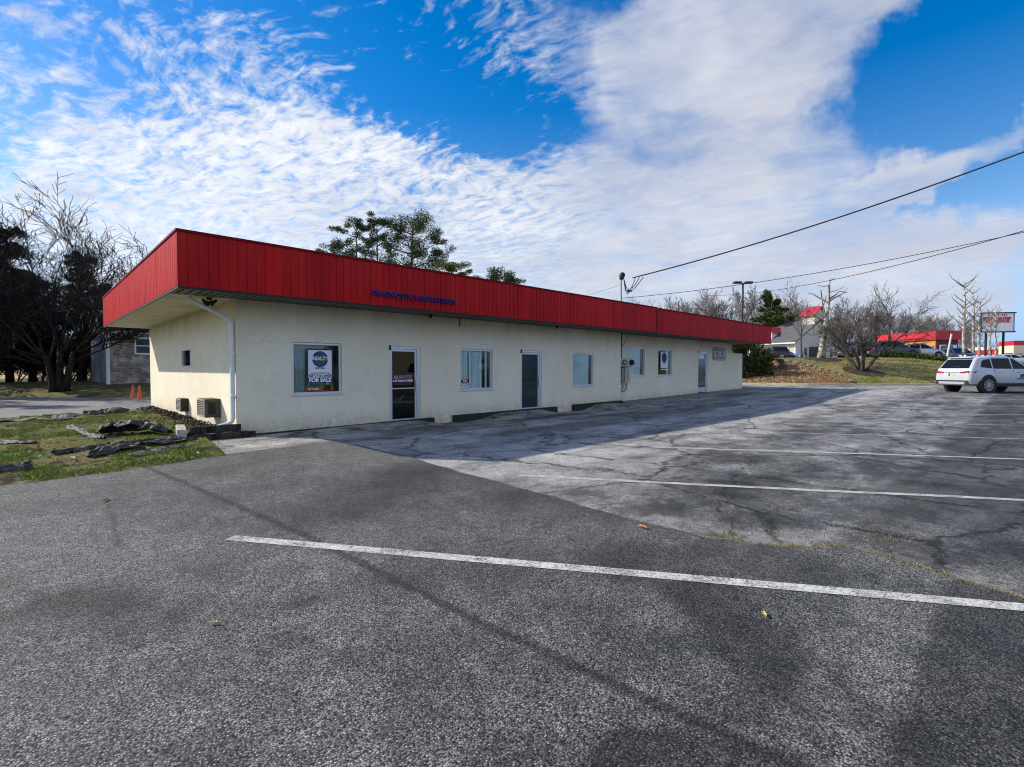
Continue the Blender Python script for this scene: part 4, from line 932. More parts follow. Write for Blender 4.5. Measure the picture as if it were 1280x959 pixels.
# pines behind the building (positions from the depth they stand at)
def px_clumps(D, base, items, seed):
    """items: (px, py, r_px, flat, count) -> offsets in metres for a tree standing at depth D with foot base"""
    rng = random.Random(seed); out = []
    for x, y, rp, fl, cnt in items:
        p = at(x, y, D+rng.uniform(-0.5, 0.5)*rp*D/FPX)-V(base); out.append((p.x, p.y, p.z, 1.38*rp*D/FPX, fl*1.15, int(cnt*3.2)))
    return out
def foot(px, D):
    p = at(px, 461, D); return V((p.x, p.y, g(p.x, p.y)))
D = 42
b0 = foot(446, D); pine('slim tall pine behind the building, leftmost above the red roof', b0, 1, 13.4, 0.2, 0.6, px_clumps(D, b0, [(440, 279, 11, 0.6, 320), (452, 284, 9, 0.6, 220), (430, 290, 9, 0.55, 200), (443, 297, 9, 0.5, 180), (420, 303, 12, 0.5, 300), (409, 309, 8, 0.5, 160), (436, 312, 12, 0.5, 300), (399, 313, 5, 0.6, 80), (455, 305, 8, 0.5, 150), (432, 322, 16, 0.5, 300), (452, 324, 14, 0.5, 250)], 1))
b0 = foot(471, D+1); pine('slim tall pine behind the building, second from the left above the red roof', b0, 2, 13.8, 0.2, 0.6, px_clumps(D+1, b0, [(472, 273, 11, 0.6, 320), (464, 282, 9, 0.55, 240), (480, 280, 9, 0.6, 240), (474, 293, 11, 0.5, 260), (463, 300, 8, 0.5, 160), (470, 308, 10, 0.5, 220), (482, 300, 8, 0.5, 160), (460, 316, 13, 0.5, 280), (475, 322, 16, 0.5, 300)], 2))
b0 = foot(516, D+2); pine('broad round pine, the biggest of the pines above the red roof', b0, 3, 14.2, 0.26, 0.5, px_clumps(D+2, b0, [(512, 274, 15, 0.7, 520), (498, 283, 12, 0.6, 360), (527, 281, 14, 0.6, 440), (493, 298, 12, 0.6, 340), (515, 294, 15, 0.6, 420), (538, 293, 13, 0.6, 380), (550, 302, 12, 0.55, 320), (505, 312, 14, 0.55, 360), (530, 310, 15, 0.55, 400), (552, 318, 14, 0.5, 360), (492, 322, 14, 0.5, 300), (515, 328, 18, 0.5, 420), (540, 330, 17, 0.5, 400), (484, 308, 7, 0.5, 140)], 3))
b0 = foot(562, D-4); pine('low bright green pine top just above the red roof edge', b0, 4, 7.6, 0.15, 0.5, px_clumps(D-4, b0, [(552, 333, 12, 0.45, 300), (570, 336, 12, 0.45, 300), (583, 340, 8, 0.45, 180), (560, 342, 16, 0.45, 300)], 4), mat=leafy('bright_pine', [(0.05, 0.075, 0.015), (0.13, 0.15, 0.03)]))
b0 = foot(626, D); pine('low pine crown standing alone behind the red roof', b0, 5, 8.3, 0.15, 0.5, px_clumps(D, b0, [(616, 345, 12, 0.45, 320), (632, 344, 12, 0.5, 340), (640, 351, 9, 0.45, 220), (610, 352, 12, 0.45, 260), (628, 354, 16, 0.45, 300)], 5))
b0 = foot(965, 78); b0.z = 2.6; pine('dark layered pine rising behind the grey roofed house', b0, 6, 11.2, 0.22, 0.4, px_clumps(78, b0, [(961, 372, 6, 0.8, 420), (965, 379, 7, 0.6, 360), (975, 386, 8, 0.5, 400), (957, 388, 7, 0.5, 340), (968, 394, 9, 0.45, 420), (953, 399, 7, 0.45, 320), (977, 399, 8, 0.45, 320), (963, 405, 12, 0.5, 400)], 6), leaf=0.5)

# left side: big bare tree, dark cedars, scrub
CFG_BIG = dict(levels=6, kids=[5, 3, 3, 3, 3, 3], start=[0.50, 0.40, 0.40, 0.35, 0.3, 0.2], ang=[(16, 46), (16, 38), (16, 36), (18, 38), (20, 42)], len=(0.60, 0.84), len0=1.0, wob=0.10, up=0.015, taper=0.55, rmin=0.0095, trunk_lev=1)
p = hit(74, 489)
def fan_tree(label, loc, seed, limbs, mats):
    """several trunks that split into long limbs reaching a round crown"""
    rng = random.Random(seed); t = thing('bare_tree', label, 'tree', loc); mbs = (MB(), MB())
    cfg = dict(levels=4, kids=[0, 11, 8, 6], start=[0, 0.28, 0.2, 0.15], ang=[(20, 40), (22, 44), (22, 46), (20, 50)], len=(0.30, 0.52), len0=1.0, wob=0.09, up=0.03, taper=0.30, rmin=0.0150, trunk_lev=1)
    feet = []
    for a, top in ((-0.35, 3.3), (0.05, 4.2), (0.42, 3.6)):
        e = RGT*(a*2.4)+V((0, rng.uniform(-0.4, 0.4), top)); b = RGT*(a*0.9)+V((0, 0, -0.2)); m = b.lerp(e, 0.5)-RGT*a*0.15
        mbs[0].tube([b, b.lerp(m, 0.4)+V((0, 0, 0.1)), m, e], [0.30, 0.21, 0.18, 0.14], 8); feet.append((a, b, m, e))
    for ang, L in limbs:
        a, b, m, e = min(feet, key=lambda f: abs(f[0]*80-ang)); t_ = rng.uniform(0.45, 1.0); q = m.lerp(e, t_)
        d = (RGT*math.sin(R(ang))+V((0, 0, math.cos(R(ang))))+FWD*rng.uniform(-0.55, 0.55)).normalized()
        grow(rng, mbs, q, d, L*rng.uniform(0.92, 1.05), rng.uniform(0.075, 0.11), 1, cfg)
    local(mbs[0], 'trunk', mats[0], t, smooth=True, fix=False); local(mbs[1], 'crown', mats[1], t, fix=False); return t
fan_tree('tall spreading bare tree with a fan of fine twigs left of the building', p, 31, [(-62, 5.6), (-50, 6.6), (-40, 7.4), (-30, 8.2), (-21, 8.8), (-12, 9.4), (-4, 9.8), (5, 10.0), (13, 9.6), (22, 9.0), (31, 8.6), (40, 8.0), (49, 7.6), (58, 6.8), (68, 6.0), (-70, 4.6)], (M_bark_d, M_twig_d)).scale = (0.88, 0.88, 0.62)
CFG_MID = dict(levels=5, kids=[6, 4, 4, 3, 3], start=[0.4, 0.25, 0.25, 0.25, 0.2], ang=[(18, 45), (20, 45), (25, 50)], len=(0.52, 0.74), len0=1.0, wob=0.13, up=0.05, taper=0.5, rmin=0.01, trunk_lev=1)
for i, (x, D, L, lab) in enumerate(((100, 37, 4.6, 'bare tree with a slim trunk close left of the old brick house'), (40, 39, 4.8, 'bare tree half hidden by the dark cedars'), (120, 46, 4.6, 'bare tree behind the gable of the old brick house'))):
    b0 = foot(x, D); bare_tree(lab, b0, 40+i, L, 0.19, CFG_MID, (M_bark_d, M_twig_d))
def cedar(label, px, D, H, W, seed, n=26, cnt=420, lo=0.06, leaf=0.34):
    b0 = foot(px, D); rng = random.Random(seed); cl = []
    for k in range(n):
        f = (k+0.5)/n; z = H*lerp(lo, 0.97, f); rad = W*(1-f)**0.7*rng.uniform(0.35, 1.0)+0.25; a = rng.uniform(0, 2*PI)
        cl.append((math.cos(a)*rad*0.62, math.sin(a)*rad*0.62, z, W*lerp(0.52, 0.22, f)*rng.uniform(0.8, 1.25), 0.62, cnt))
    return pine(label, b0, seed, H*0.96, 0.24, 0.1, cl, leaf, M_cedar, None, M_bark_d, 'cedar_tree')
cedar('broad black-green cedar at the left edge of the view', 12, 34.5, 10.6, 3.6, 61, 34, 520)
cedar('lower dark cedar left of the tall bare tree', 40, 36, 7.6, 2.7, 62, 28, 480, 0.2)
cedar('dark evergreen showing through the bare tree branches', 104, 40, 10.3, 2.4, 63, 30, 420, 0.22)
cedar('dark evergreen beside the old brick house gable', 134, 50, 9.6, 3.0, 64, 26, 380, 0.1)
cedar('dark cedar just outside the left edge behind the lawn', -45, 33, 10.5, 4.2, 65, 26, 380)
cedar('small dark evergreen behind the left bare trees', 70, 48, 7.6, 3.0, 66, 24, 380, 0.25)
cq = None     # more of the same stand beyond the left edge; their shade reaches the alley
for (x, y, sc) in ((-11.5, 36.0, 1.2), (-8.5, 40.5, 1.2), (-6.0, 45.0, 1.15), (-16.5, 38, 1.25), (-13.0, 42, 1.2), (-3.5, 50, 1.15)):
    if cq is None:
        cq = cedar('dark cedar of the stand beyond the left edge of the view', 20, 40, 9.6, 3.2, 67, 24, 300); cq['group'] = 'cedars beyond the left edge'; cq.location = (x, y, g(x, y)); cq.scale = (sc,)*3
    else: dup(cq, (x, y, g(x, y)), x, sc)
CFG_BUSH = dict(levels=4, kids=[6, 5, 4, 4], start=[0.15, 0.2, 0.2, 0.2], ang=[(15, 50), (20, 50), (25, 55)], len=(0.5, 0.8), len0=1.0, wob=0.2, up=0.03, taper=0.5, rmin=0.008, trunk_lev=0)
for i, (x, D) in enumerate(((20, 36), (52, 38), (86, 38.5), (108, 41), (62, 44), (118, 48))):
    b0 = foot(x, D); bare_tree('leafless twiggy scrub among the dark trunks left of the brick house', b0, 70+i, 1.9, 0.05, CFG_BUSH, (M_bark_d, M_twig_d), 'scrub under the trees', 5, 0.5, 'bare_shrub')

# pale pollarded trees on the bank
def limb_tree(label, base, D, limbs, twigs, seed, mats, dz=0.0):
    """limbs: lists of (px, py, r_px) at depth D; each limb starts where it joins"""
    rng = random.Random(seed); t = thing('pale_tree', label, 'tree', base, 'pale pollarded trees on the bank')
    a, c = MB(), MB()
    for k, L in enumerate(limbs):
        off = 0 if k == 0 else rng.uniform(-0.6, 0.6); pts = []; n = len(L)
        for i, (x, y, r_) in enumerate(L): pts.append(at(x, y, D+off*i/n*1.5)-V(base))
        rr = [r_*D/FPX for x, y, r_ in L]; (a if k == 0 else c).tube(pts, rr, 9 if k == 0 else 6)
        if k == 0: continue
        for _ in range(twigs):
            i = rng.randrange(1, n); q = pts[i-1].lerp(pts[i], rng.random()); d = ((pts[i]-pts[i-1]).normalized()+perp(V((0, 0, 1)), rng)*0.8+V((0, 0, 0.35))).normalized(); Lt = rng.uniform(0.25, 0.8)
            c.tube([q, q+d*Lt*0.5+perp(d, rng)*0.05, q+d*Lt], [rr[i]*0.4, rr[i]*0.28, rr[i]*0.15], 4)
    local(a, 'trunk', mats[0], t, smooth=True, fix=False); local(c, 'crown', mats[1], t, fix=False); return t
D = 47.5; b0 = at(1026, 448.5, D)
limb_tree('thick pale dead tree with stubby limbs in front of the grey roofed house', b0, D, [
    [(1026, 448.5, 5.0), (1026.5, 443, 4.0), (1028, 430, 3.4), (1031, 415, 2.9), (1032.5, 404, 3.0), (1033, 400, 2.4), (1034.5, 388, 1.9), (1036, 376, 1.6), (1036.3, 362, 1.3), (1037, 347.5, 0.9)],
    [(1032, 405, 1.6), (1029, 401, 1.1), (1023, 397.5, 0.9), (1017, 393, 0.7), (1010.5, 388, 0.3)], [(1033, 404, 1.7), (1038, 400, 1.3), (1047, 396, 1.0), (1056, 392.5, 0.8), (1064, 390, 0.3)],
    [(1035.5, 379, 1.2), (1030, 375.5, 1.0), (1023, 372, 0.9), (1016, 367.5, 0.7), (1010, 367, 0.4)], [(1036, 377, 1.1), (1042, 373, 1.0), (1050, 369, 0.8), (1054, 366, 0.7), (1059, 365.5, 0.4)], [(1036.5, 374, 1.0), (1044, 369, 0.8), (1048, 365, 0.6), (1057, 364, 0.3)],
    [(1032.5, 398, 1.2), (1030.5, 390, 1.0), (1028, 378, 0.9), (1026, 362, 0.6)], [(1036.5, 357, 0.7), (1030, 358, 0.5), (1021, 357, 0.25)], [(1037, 352, 0.6), (1041, 349, 0.5), (1043.5, 347.5, 0.3)], [(1036, 366, 0.6), (1046, 363, 0.4), (1055, 359, 0.2)], [(1029, 384, 0.7), (1030.5, 378, 0.5), (1033, 372, 0.3)]], 2, 5, (M_syc, M_sycb))
def pollard(label, px, py, D, top, seed, wpx=2.6, dz=0):
    rng = random.Random(seed); b0 = at(px, py, D); h = py-top; wpx *= 0.66
    L = [[(px, py+4, wpx*1.3), (px+0.3, py, wpx*1.1), (px+rng.uniform(-1, 1), py-h*0.28, wpx*0.9), (px+rng.uniform(-1, 1), py-h*0.48, wpx*0.95), (px+rng.uniform(-1, 2), py-h*0.72, wpx*0.55), (px+rng.uniform(-1, 3), top, wpx*0.2)]]
    for k in range(15):
        f = rng.uniform(0.36, 0.95); s = (-1 if k % 2 else 1)*rng.uniform(0.5, 1.2); x0 = px; y0 = py-h*f; n = rng.uniform(0.12, 0.28)*h*(1.2-f*0.5)
        L.append([(x0, y0, wpx*0.36), (x0+s*n*0.45, y0-n*0.34, wpx*0.28), (x0+s*n*0.8, y0-n*0.62, wpx*0.2), (x0+s*n*1.0, y0-n*rng.uniform(0.8, 1.2), wpx*0.08)])
    limb_tree(label, b0, D, L, 5, seed, (M_syc, M_sycb))
pollard('pale pollarded tree, leftmost and tallest of the row behind the white SUV', 1204.5, 446, 55, 352, 11, 2.7)
pollard('pale pollarded tree, second from the left behind the white SUV', 1216.5, 447, 56, 362, 12, 2.3)
pollard('leaning pale pollarded tree, third from the left behind the white SUV', 1224, 447, 55, 373, 13, 2.3)
pollard('thin pale pollarded tree, fourth from the left before the pole sign', 1237.5, 446, 58, 388, 14, 1.7)
pollard('thin pale pollarded tree, rightmost of the row before the pole sign', 1244.5, 446, 57, 388, 15, 1.9)
# multi-stemmed bare tree on the bank
b0 = hit(1077, 464)
CFG_MYR = dict(levels=5, kids=[4, 4, 3, 3, 3], start=[0.35, 0.25, 0.2, 0.2, 0.2], ang=[(14, 40), (18, 42), (20, 45)], len=(0.55, 0.82), len0=0.95, wob=0.12, up=0.035, taper=0.55, rmin=0.010, trunk_lev=1)
bare_tree('low multi-stemmed bare tree spreading wide on the grass bank', b0, 93, 2.7, 0.13, CFG_MYR, (M_bark, M_twig), None, 5, 0.62, 'bare_tree').scale = (1.2, 1.2, 1.12)
CFG_SM = dict(levels=4, kids=[8, 4, 3, 3], start=[0.3, 0.3, 0.25, 0.2], ang=[(25, 48), (20, 45), (25, 50)], len=(0.40, 0.6), len0=1.1, wob=0.08, up=0.06, taper=0.35, rmin=0.012, trunk_lev=0)
b0 = at(1002, 445, 56); bare_tree('slim young bare tree right in front of the grey house', b0, 97, 4.4, 0.09, CFG_SM, (M_bark, M_twig))
# woods behind: four kinds copied
CFG_W = dict(levels=4, kids=[10, 5, 4, 4], start=[0.35, 0.25, 0.2, 0.2], ang=[(18, 45), (20, 45), (25, 50)], len=(0.42, 0.66), len0=0.9, wob=0.12, up=0.05, taper=0.35, rmin=0.017, trunk_lev=0)
rng = random.Random(77); protos = []
spots = []
for x in range(762, 1005, 11): spots.append((x+rng.uniform(-4, 4), rng.uniform(95, 125), 362+rng.uniform(-6, 16) if 850 < x < 950 else 372+rng.uniform(-4, 14)))
for x in range(1005, 1105, 10): spots.append((x+rng.uniform(-4, 4), rng.uniform(95, 130), 386+rng.uniform(-8, 12)))
for x in range(1100, 1215, 8): spots.append((x+rng.uniform(-4, 4), rng.uniform(88, 125), 388+rng.uniform(-4, 14)))
for x in range(1210, 1300, 16): spots.append((x+rng.uniform(-4, 4), rng.uniform(130, 170), 424+rng.uniform(-6, 6)))
for i, (x, D, top) in enumerate(spots):
    b0 = at(x, 461, D); b0.z = 2.0; h = (461-top)*D/FPX+EYE-2.0
    if i < 4:
        protos.append((bare_tree('grey-brown bare tree in the far woods behind the roofs', b0, 100+i, 6.6, 0.20, CFG_W, (M_woodt, M_woods), 'bare woods beyond the buildings'), None))
        tt = protos[-1][0]; hh = max(max(v.co.z for v in c.data.vertices) for c in tt.children); protos[-1] = (tt, hh); tt.scale = (h/hh,)*3
    else:
        q, hh = protos[i % 4]; o = dup(q, b0, rng.uniform(0, 6.28), h/hh)

# evergreen bush at the far end of the building, dry shrub
def bush(label, px, py, D, items, cnt, leaf, mat, name='evergreen_bush', seed=1, cat='bush'):
    b0 = at(px, py, D); rng = random.Random(seed); t = thing(name, label, cat, b0)
    st = MB(); cm = MB()
    for x, y, rp in items:
        c = at(x, y, D+rng.uniform(-0.8, 0.8))-b0; r_ = 1.25*rp*D/FPX
        st.tube([(0, 0, -0.3), c*0.5+V((0, 0, 0.1)), c], [0.05, 0.035, 0.012], 5)
        for s in range(6): clump(cm, (c.x+rng.gauss(0, r_*0.5), c.y+rng.gauss(0, r_*0.5), c.z+rng.gauss(0, r_*0.5)), (r_*0.55,)*3, cnt//6, leaf, rng, shape=1.9)
    local(st, 'stems', M_bark_d, t, fix=False); local(cm, 'foliage', mat, t, fix=False); return t
bush('dense dark holly bush beyond the low end wall of the building', 940, 478, 43, [(924, 440, 12), (936, 438, 12), (948, 440, 11), (957, 446, 8), (930, 452, 13), (944, 455, 13), (955, 460, 10), (928, 468, 12), (941, 470, 12), (955, 472, 9), (918, 458, 12), (918, 440, 10), (962, 468, 6)], 1500, 0.20, M_holly, seed=3)
M_dry = leafy('dry_russet_leaves', [(0.06, 0.04, 0.028), (0.13, 0.085, 0.055), (0.2, 0.13, 0.08)])
bush('low reddish brown dry shrub on the mulch slope', 985, 477, 44, [(978, 468, 7), (986, 470, 7), (994, 471, 6), (972, 462, 7), (968, 472, 7), (975, 455, 5)], 420, 0.13, M_dry, 'dry_shrub', 4)

# ------------------------------------------------------------------ old brick house, left
def brick_mat():
    m, t, b = material('old_brick'); o = t.obj(); xyz = t.sep(t.pos())
    br = t.new('ShaderNodeTexBrick'); t.put(br.inputs['Vector'], t.comb(t.m('ADD', xyz[0], xyz[1]), xyz[2], 0.0))
    br.inputs['Scale'].default_value = 1.0; br.inputs['Brick Width'].default_value = 0.30; br.inputs['Row Height'].default_value = 0.095; br.inputs['Mortar Size'].default_value = 0.008
    br.inputs['Color1'].default_value = (0.30, 0.24, 0.20, 1); br.inputs['Color2'].default_value = (0.12, 0.085, 0.07, 1); br.inputs['Mortar'].default_value = (0.34, 0.32, 0.29, 1)
    n = t.noise(o, 1.6, 6, 0.65); c = t.mix(t.mr(n, 0.48, 0.66), br.outputs['Color'], (0.48, 0.45, 0.42)); c = t.mix(t.mr(t.noise(o, 0.9, 5), 0.55, 0.7, 0, 0.6), c, (0.07, 0.055, 0.045))
    t.put(b.inputs['Base Color'], c); b.inputs['Roughness'].default_value = 0.9; t.put(b.inputs['Normal'], t.bump(br.outputs['Fac'], -0.5, 0.02)); return m
def siding_mat(name, c1, c2, step=0.2):
    m, t, b = material(name); P = t.pos(); z = t.sep(P)[2]; f = t.m('FRACT', t.m('DIVIDE', z, step)); n = t.noise(P, 3, 5, 0.65)
    t.put(b.inputs['Base Color'], t.mix(t.mr(n, 0.45, 0.65), c1, c2)); b.inputs['Roughness'].default_value = 0.7
    t.put(b.inputs['Normal'], t.bump(f, 0.9, 0.05)); return m
M_brick = brick_mat(); M_shing = plain('dark_shingles', (0.035, 0.035, 0.038), 0.9, var=0.3, bump=0.3); M_blusid = siding_mat('blue_grey_siding', (0.22, 0.29, 0.34), (0.36, 0.42, 0.45))
hc = at(134.5, 480, 31); HZ = hc.z-0.15
hx, hy = hc.x, hc.y; eave = on_y(134.5, 414.5, hy).z
hb = on_x(113.5, 470, hx).y; hm = (hy+hb)/2; pk = on_x(122.5, 389, hx).z
hs = thing('brick_house', 'old mottled brick house with blue-grey gable siding under the left trees', 'house', (hx, hy, HZ))
X2 = hx+9
mb = MB(); wr = on_y(167.5, 421.5, hy); wr2 = on_y(167.5, 443, hy); wx0, wx1, wz0, wz1 = wr.x, wr.x+1.25, wr2.z, wr.z
wall_y(mb, hy, hx+0.14, X2, HZ-0.4, eave, [(wx0, wx1, wz0, wz1)], 0.2); mb.build('wall', M_brick, hs, fix=False)
mb = MB(); mb.prism([(hx, hy+0.005, HZ-0.4), (hx, hb, HZ-0.4), (hx, hb, eave), (hx, hm, pk), (hx, hy+0.005, eave)], (0.13, 0, 0)); mb.build('wall', M_blusid, hs)
mb = MB(); mb.box((hx-0.02, hy-0.06, HZ-0.3), (hx+0.13, hy-0.002, eave)); mb.box((hx-0.05, hy+0.01, HZ-0.3), (hx-0.003, hy+0.22, eave)); mb.box((hx-0.045, hy+0.22, eave-0.12), (hx-0.004, hb, eave)); mb.build('corner_trim', M_white, hs)
mb = MB(); lo, hi = hy+0.35*(hb-hy), hy+0.75*(hb-hy); mb.box((hx-0.05, lo, HZ-0.1), (hx-0.01, hi, eave-0.35)); mb.build('door', plain('weathered_blue_door', (0.26, 0.34, 0.40), 0.6, var=0.5, scale=4), hs)
mb = MB(); mb.box((hx-0.08, lo, HZ+1.2), (hx-0.052, lo+0.1, HZ+1.5)); mb.build('door_latch', M_dark, hs)
mb = MB(); th = 0.12
for ya, yb in ((hy-0.35, hm), (hb+0.35, hm)):
    za = eave-0.35*(pk-eave)/abs(hm-hy)
    mb.prism([(hx-0.18, ya, za), (hx-0.18, yb, pk+0.02), (hx-0.18, yb, pk+0.02+th), (hx-0.18, ya, za+th)], (X2-hx+0.4, 0, 0))
mb.build('roof', M_shing, hs)
mb = MB(); za = eave-0.35*(pk-eave)/abs(hm-hy); mb.box((hx-0.18, hy-0.49, za+0.0), (X2+0.2, hy-0.37, za+0.13)); mb.build('gutter', M_white, hs)
mb = MB(); frame_ring(mb, wx0+0.005, wx1-0.005, wz0+0.005, wz1-0.005, hy-0.05, hy+0.06, 0.09); mb.box((wx0+0.09, hy-0.02, (wz0+wz1)/2-0.03), (wx1-0.09, hy+0.05, (wz0+wz1)/2+0.03))
wn = mb.build('window', M_white, hs); mb = MB(); mb.box((wx0+0.08, hy+0.02, wz0+0.08), (wx1-0.08, hy+0.026, wz1-0.08)); mb.build('pane', plain('bluish_pane', (0.05, 0.07, 0.10), 0.08), wn)

# traffic cones
M_orange = plain('faded_orange_plastic', (0.62, 0.12, 0.05), 0.5, var=0.15)
for px, py, lab in ((166.5, 498, 'orange traffic cone on the alley edge, the left one of the pair'), (174.7, 500, 'orange traffic cone on the alley edge, the right one, beside the building corner')):
    p = hit(px, py); c = thing('traffic_cone', lab, 'cone', p, 'traffic cones by the alley')
    mb = MB(); mb.box((-0.19, -0.19, 0.0), (0.19, 0.19, 0.035)); local(mb, 'base', M_orange, c, bevel=0.01)
    mb = MB(); mb.lathe([(0.145, 0.036), (0.135, 0.05), (0.035, 0.70), (0.03, 0.72), (0.0, 0.72)], 18); local(mb, 'cone_body', M_orange, c, smooth=True)

# landscape timbers at the corner
M_timb = bark('tarred_timber', (0.016, 0.014, 0.013), (0.06, 0.052, 0.045), 9); M_timl = bark('weathered_timber', (0.30, 0.27, 0.22), (0.50, 0.46, 0.40), 9)
def timber(a, b, w, h, z, label, mat):
    a, b = V(a), V(b); L = (b-a).length; ang = math.atan2(b.y-a.y, b.x-a.x); t = (a+b)/2
    mb = MB(); rr = random.Random(int(L*100)); n = 10
    def sect(u): j = [rr.uniform(-0.012, 0.012) for _ in range(8)]; x = lerp(-L/2, L/2, u); return [(x, -w/2+j[0], j[1]), (x, w/2+j[2], j[3]), (x, w/2+j[4], h+j[5]), (x, -w/2+j[6], h+j[7])]
    prev = None
    for k in range(n+1):
        s = sect(k/n); n0 = len(mb.v); mb.v += s
        if k: 
            for q in range(4): mb.f.append((n0-4+q, n0-4+(q+1) % 4, n0+(q+1) % 4, n0+q))
    mb.f.append((0, 1, 2, 3)); m0 = len(mb.v)-4; mb.f.append((m0+3, m0+2, m0+1, m0))
    o = mb.build('landscape_timber', mat, bevel=0.012); o.location = (t.x, t.y, z); o.rotation_euler = (0, 0, ang); return tag(o, label, 'timber', 'timber edging at the building corner')
timber((2.5, 12.62, 0), (3.50, 12.60, 0), 0.15, 0.16, 0.13, 'dark timber forming the upper course of the edging at the building corner', M_timb)
timber((2.35, 12.42, 0), (3.75, 12.40, 0), 0.15, 0.15, -0.02, 'dark timber lying on the asphalt as the lower course of the corner edging', M_timb)
timber((2.30, 12.30, 0), (2.52, 13.60, 0), 0.17, 0.17, 0.10, 'short pale weathered timber end standing out of the lawn beside the dark edging', M_timl)

# torn black landscape fabric
def fabric_mat():
    m, t, b = material('weathered_black_fabric'); P = t.pos(); n = t.noise(P, 6, 6, 0.7); k = t.noise(P, 90, 2)
    t.put(b.inputs['Base Color'], t.scale(t.mix(t.mr(n, 0.38, 0.6), (0.016, 0.0155, 0.015), (0.085, 0.082, 0.077)), t.mr(k, 0.3, 0.7, 0.85, 1.15))); b.inputs['Roughness'].default_value = 0.68; b.inputs['Specular IOR Level'].default_value = 0.3
    t.put(b.inputs['Normal'], t.bump(t.m('ADD', n, t.m('MULTIPLY', k, 0.15)), 0.6, 0.04)); return m
M_fab = fabric_mat()
def fabric(pts, width, amp, seed, label, nu=110, nv=30, arch=0.0, lift=0.0):
    """a torn strip of cloth along ground points"""
    P = [V((x, y, 0)) for x, y in pts]
    def cen(u):
        f = u*(len(P)-1); i = min(len(P)-2, int(f)); return P[i].lerp(P[i+1], f-i), (P[i+1]-P[i]).normalized()
    def fn(u, v):
        c, d = cen(u); nrm = V((-d.y, d.x, 0)); ww = width*(0.65+0.6*mnoise.noise(V((u*5, seed, 0))))*(0.25+0.75*min(1, 6*u, 6*(1-u)))
        s = (v-0.5)*2; edge = 0.13*width*mnoise.noise(V((u*14, seed+9*(s > 0), 3)))*abs(s)
        p = c+nrm*(ww*s*0.5+edge)+d*(0.1*mnoise.noise(V((u*8, v*4, seed))))
        q = V((u*len(P)*1.6, v*2.2, seed)); q = V((q.x*0.55+q.y*0.5, q.y*1.3-q.x*0.35, q.z)); rid = 1.15*(1-min(1, 1.9*abs(mnoise.noise(q))))**1.2+0.55*(1-min(1, 1.9*abs(mnoise.noise(q*2.3))))**1.5+0.22*(1-min(1, 1.8*abs(mnoise.noise(q*5.3))))
        z = lawn_h(p.x, p.y)+0.012+0.5*amp*rid*(1-0.75*abs(s)**2.2)+0.8*arch*(1-s*s)*(0.5+0.5*math.sin(u*PI))+lift*(0.5-0.5*s)**0.7*math.sin(u*PI)**0.8*(0.75+0.5*mnoise.noise(V((u*3.5, 0.3, seed))))
        return (p.x, p.y, z)
    mb = MB(); mb.grid(fn, nu, nv); o = mb.build('landscape_fabric', M_fab, smooth=True)
    sd = o.modifiers.new('thick', 'SOLIDIFY'); sd.thickness = 0.008
    return tag(o, label, 'weed fabric', 'torn weed fabric on the lawn')
fabric([(1.15, 14.5), (1.5, 14.3), (2.0, 13.9), (2.25, 13.3)], 1.0, 0.20, 1, 'big crumpled heap of black weed fabric folded up in the middle of the lawn', 120, 34, 0.06, 0.32)
fabric([(0.75, 11.0), (1.2, 11.7), (1.8, 12.0), (2.35, 12.5)], 0.75, 0.10, 2, 'long torn strip of black weed fabric running to the timber edging along the asphalt', 120, 34, 0.01, 0.06)
fabric([(1.3, 10.7), (1.7, 11.1), (2.2, 11.4)], 0.7, 0.05, 7, 'flat grey sheet of weed fabric nearest the asphalt edge', 120, 34)
fabric([(-1.6, 20.6), (-0.2, 20.2), (0.6, 19.6), (1.0, 21.3)], 0.8, 0.07, 3, 'long ragged strip of weed fabric along the far side of the lawn', 120, 34)
fabric([(1.3, 21.5), (1.9, 21.6), (2.5, 21.4)], 0.7, 0.10, 4, 'short dark roll of weed fabric at the edge of the alley', 120, 34, 0.10)
fabric([(0.75, 17.2), (0.9, 15.6), (1.0, 14.5), (1.1, 13.6)], 0.35, 0.05, 5, 'narrow grey ribbon of weed fabric crossing the middle of the lawn', 120, 34)
fabric([(-1.4, 9.9), (-0.7, 10.3), (-0.2, 10.2), (0.0, 10.6)], 0.5, 0.11, 6, 'dark scrap of weed fabric at the left edge of the view', 120, 34, 0.05)
fabric([(0.3, 11.9), (0.7, 12.2), (1.1, 12.3)], 0.4, 0.09, 8, 'small dark scrap of weed fabric in the mossy grass in front of the crumpled heap', 120, 34)
fabric([(-0.6, 14.6), (-0.2, 13.9), (0.1, 13.6)], 0.35, 0.06, 9, 'thin pale scrap of weed fabric on the bare left part of the lawn', 120, 34)

# grass blades, mulch, weeds
M_grass = leafy('lawn_blades', [(0.065, 0.115, 0.008), (0.18, 0.25, 0.02), (0.32, 0.29, 0.09)], rough=0.6)
M_weed = leafy('dry_weeds', [(0.075, 0.095, 0.022), (0.28, 0.22, 0.085), (0.38, 0.31, 0.16)])
M_mulch = leafy('dark_mulch', [(0.022, 0.015, 0.011), (0.05, 0.035, 0.025), (0.09, 0.06, 0.04)])
def blades(mb, x, y, z, h, rng, w=0.006):
    a = rng.uniform(0, 2*PI); l = rng.uniform(0.2, 0.9)*h; dx, dy = math.cos(a), math.sin(a); w *= rng.uniform(0.8, 1.5)
    n = len(mb.v); mb.v += [(x-dy*w, y+dx*w, z-0.01), (x+dy*w, y-dx*w, z-0.01), (x+dx*l, y+dy*l, z+h)]; mb.f.append((n, n+1, n+2))
rng = random.Random(12); mb = MB(); k = 0
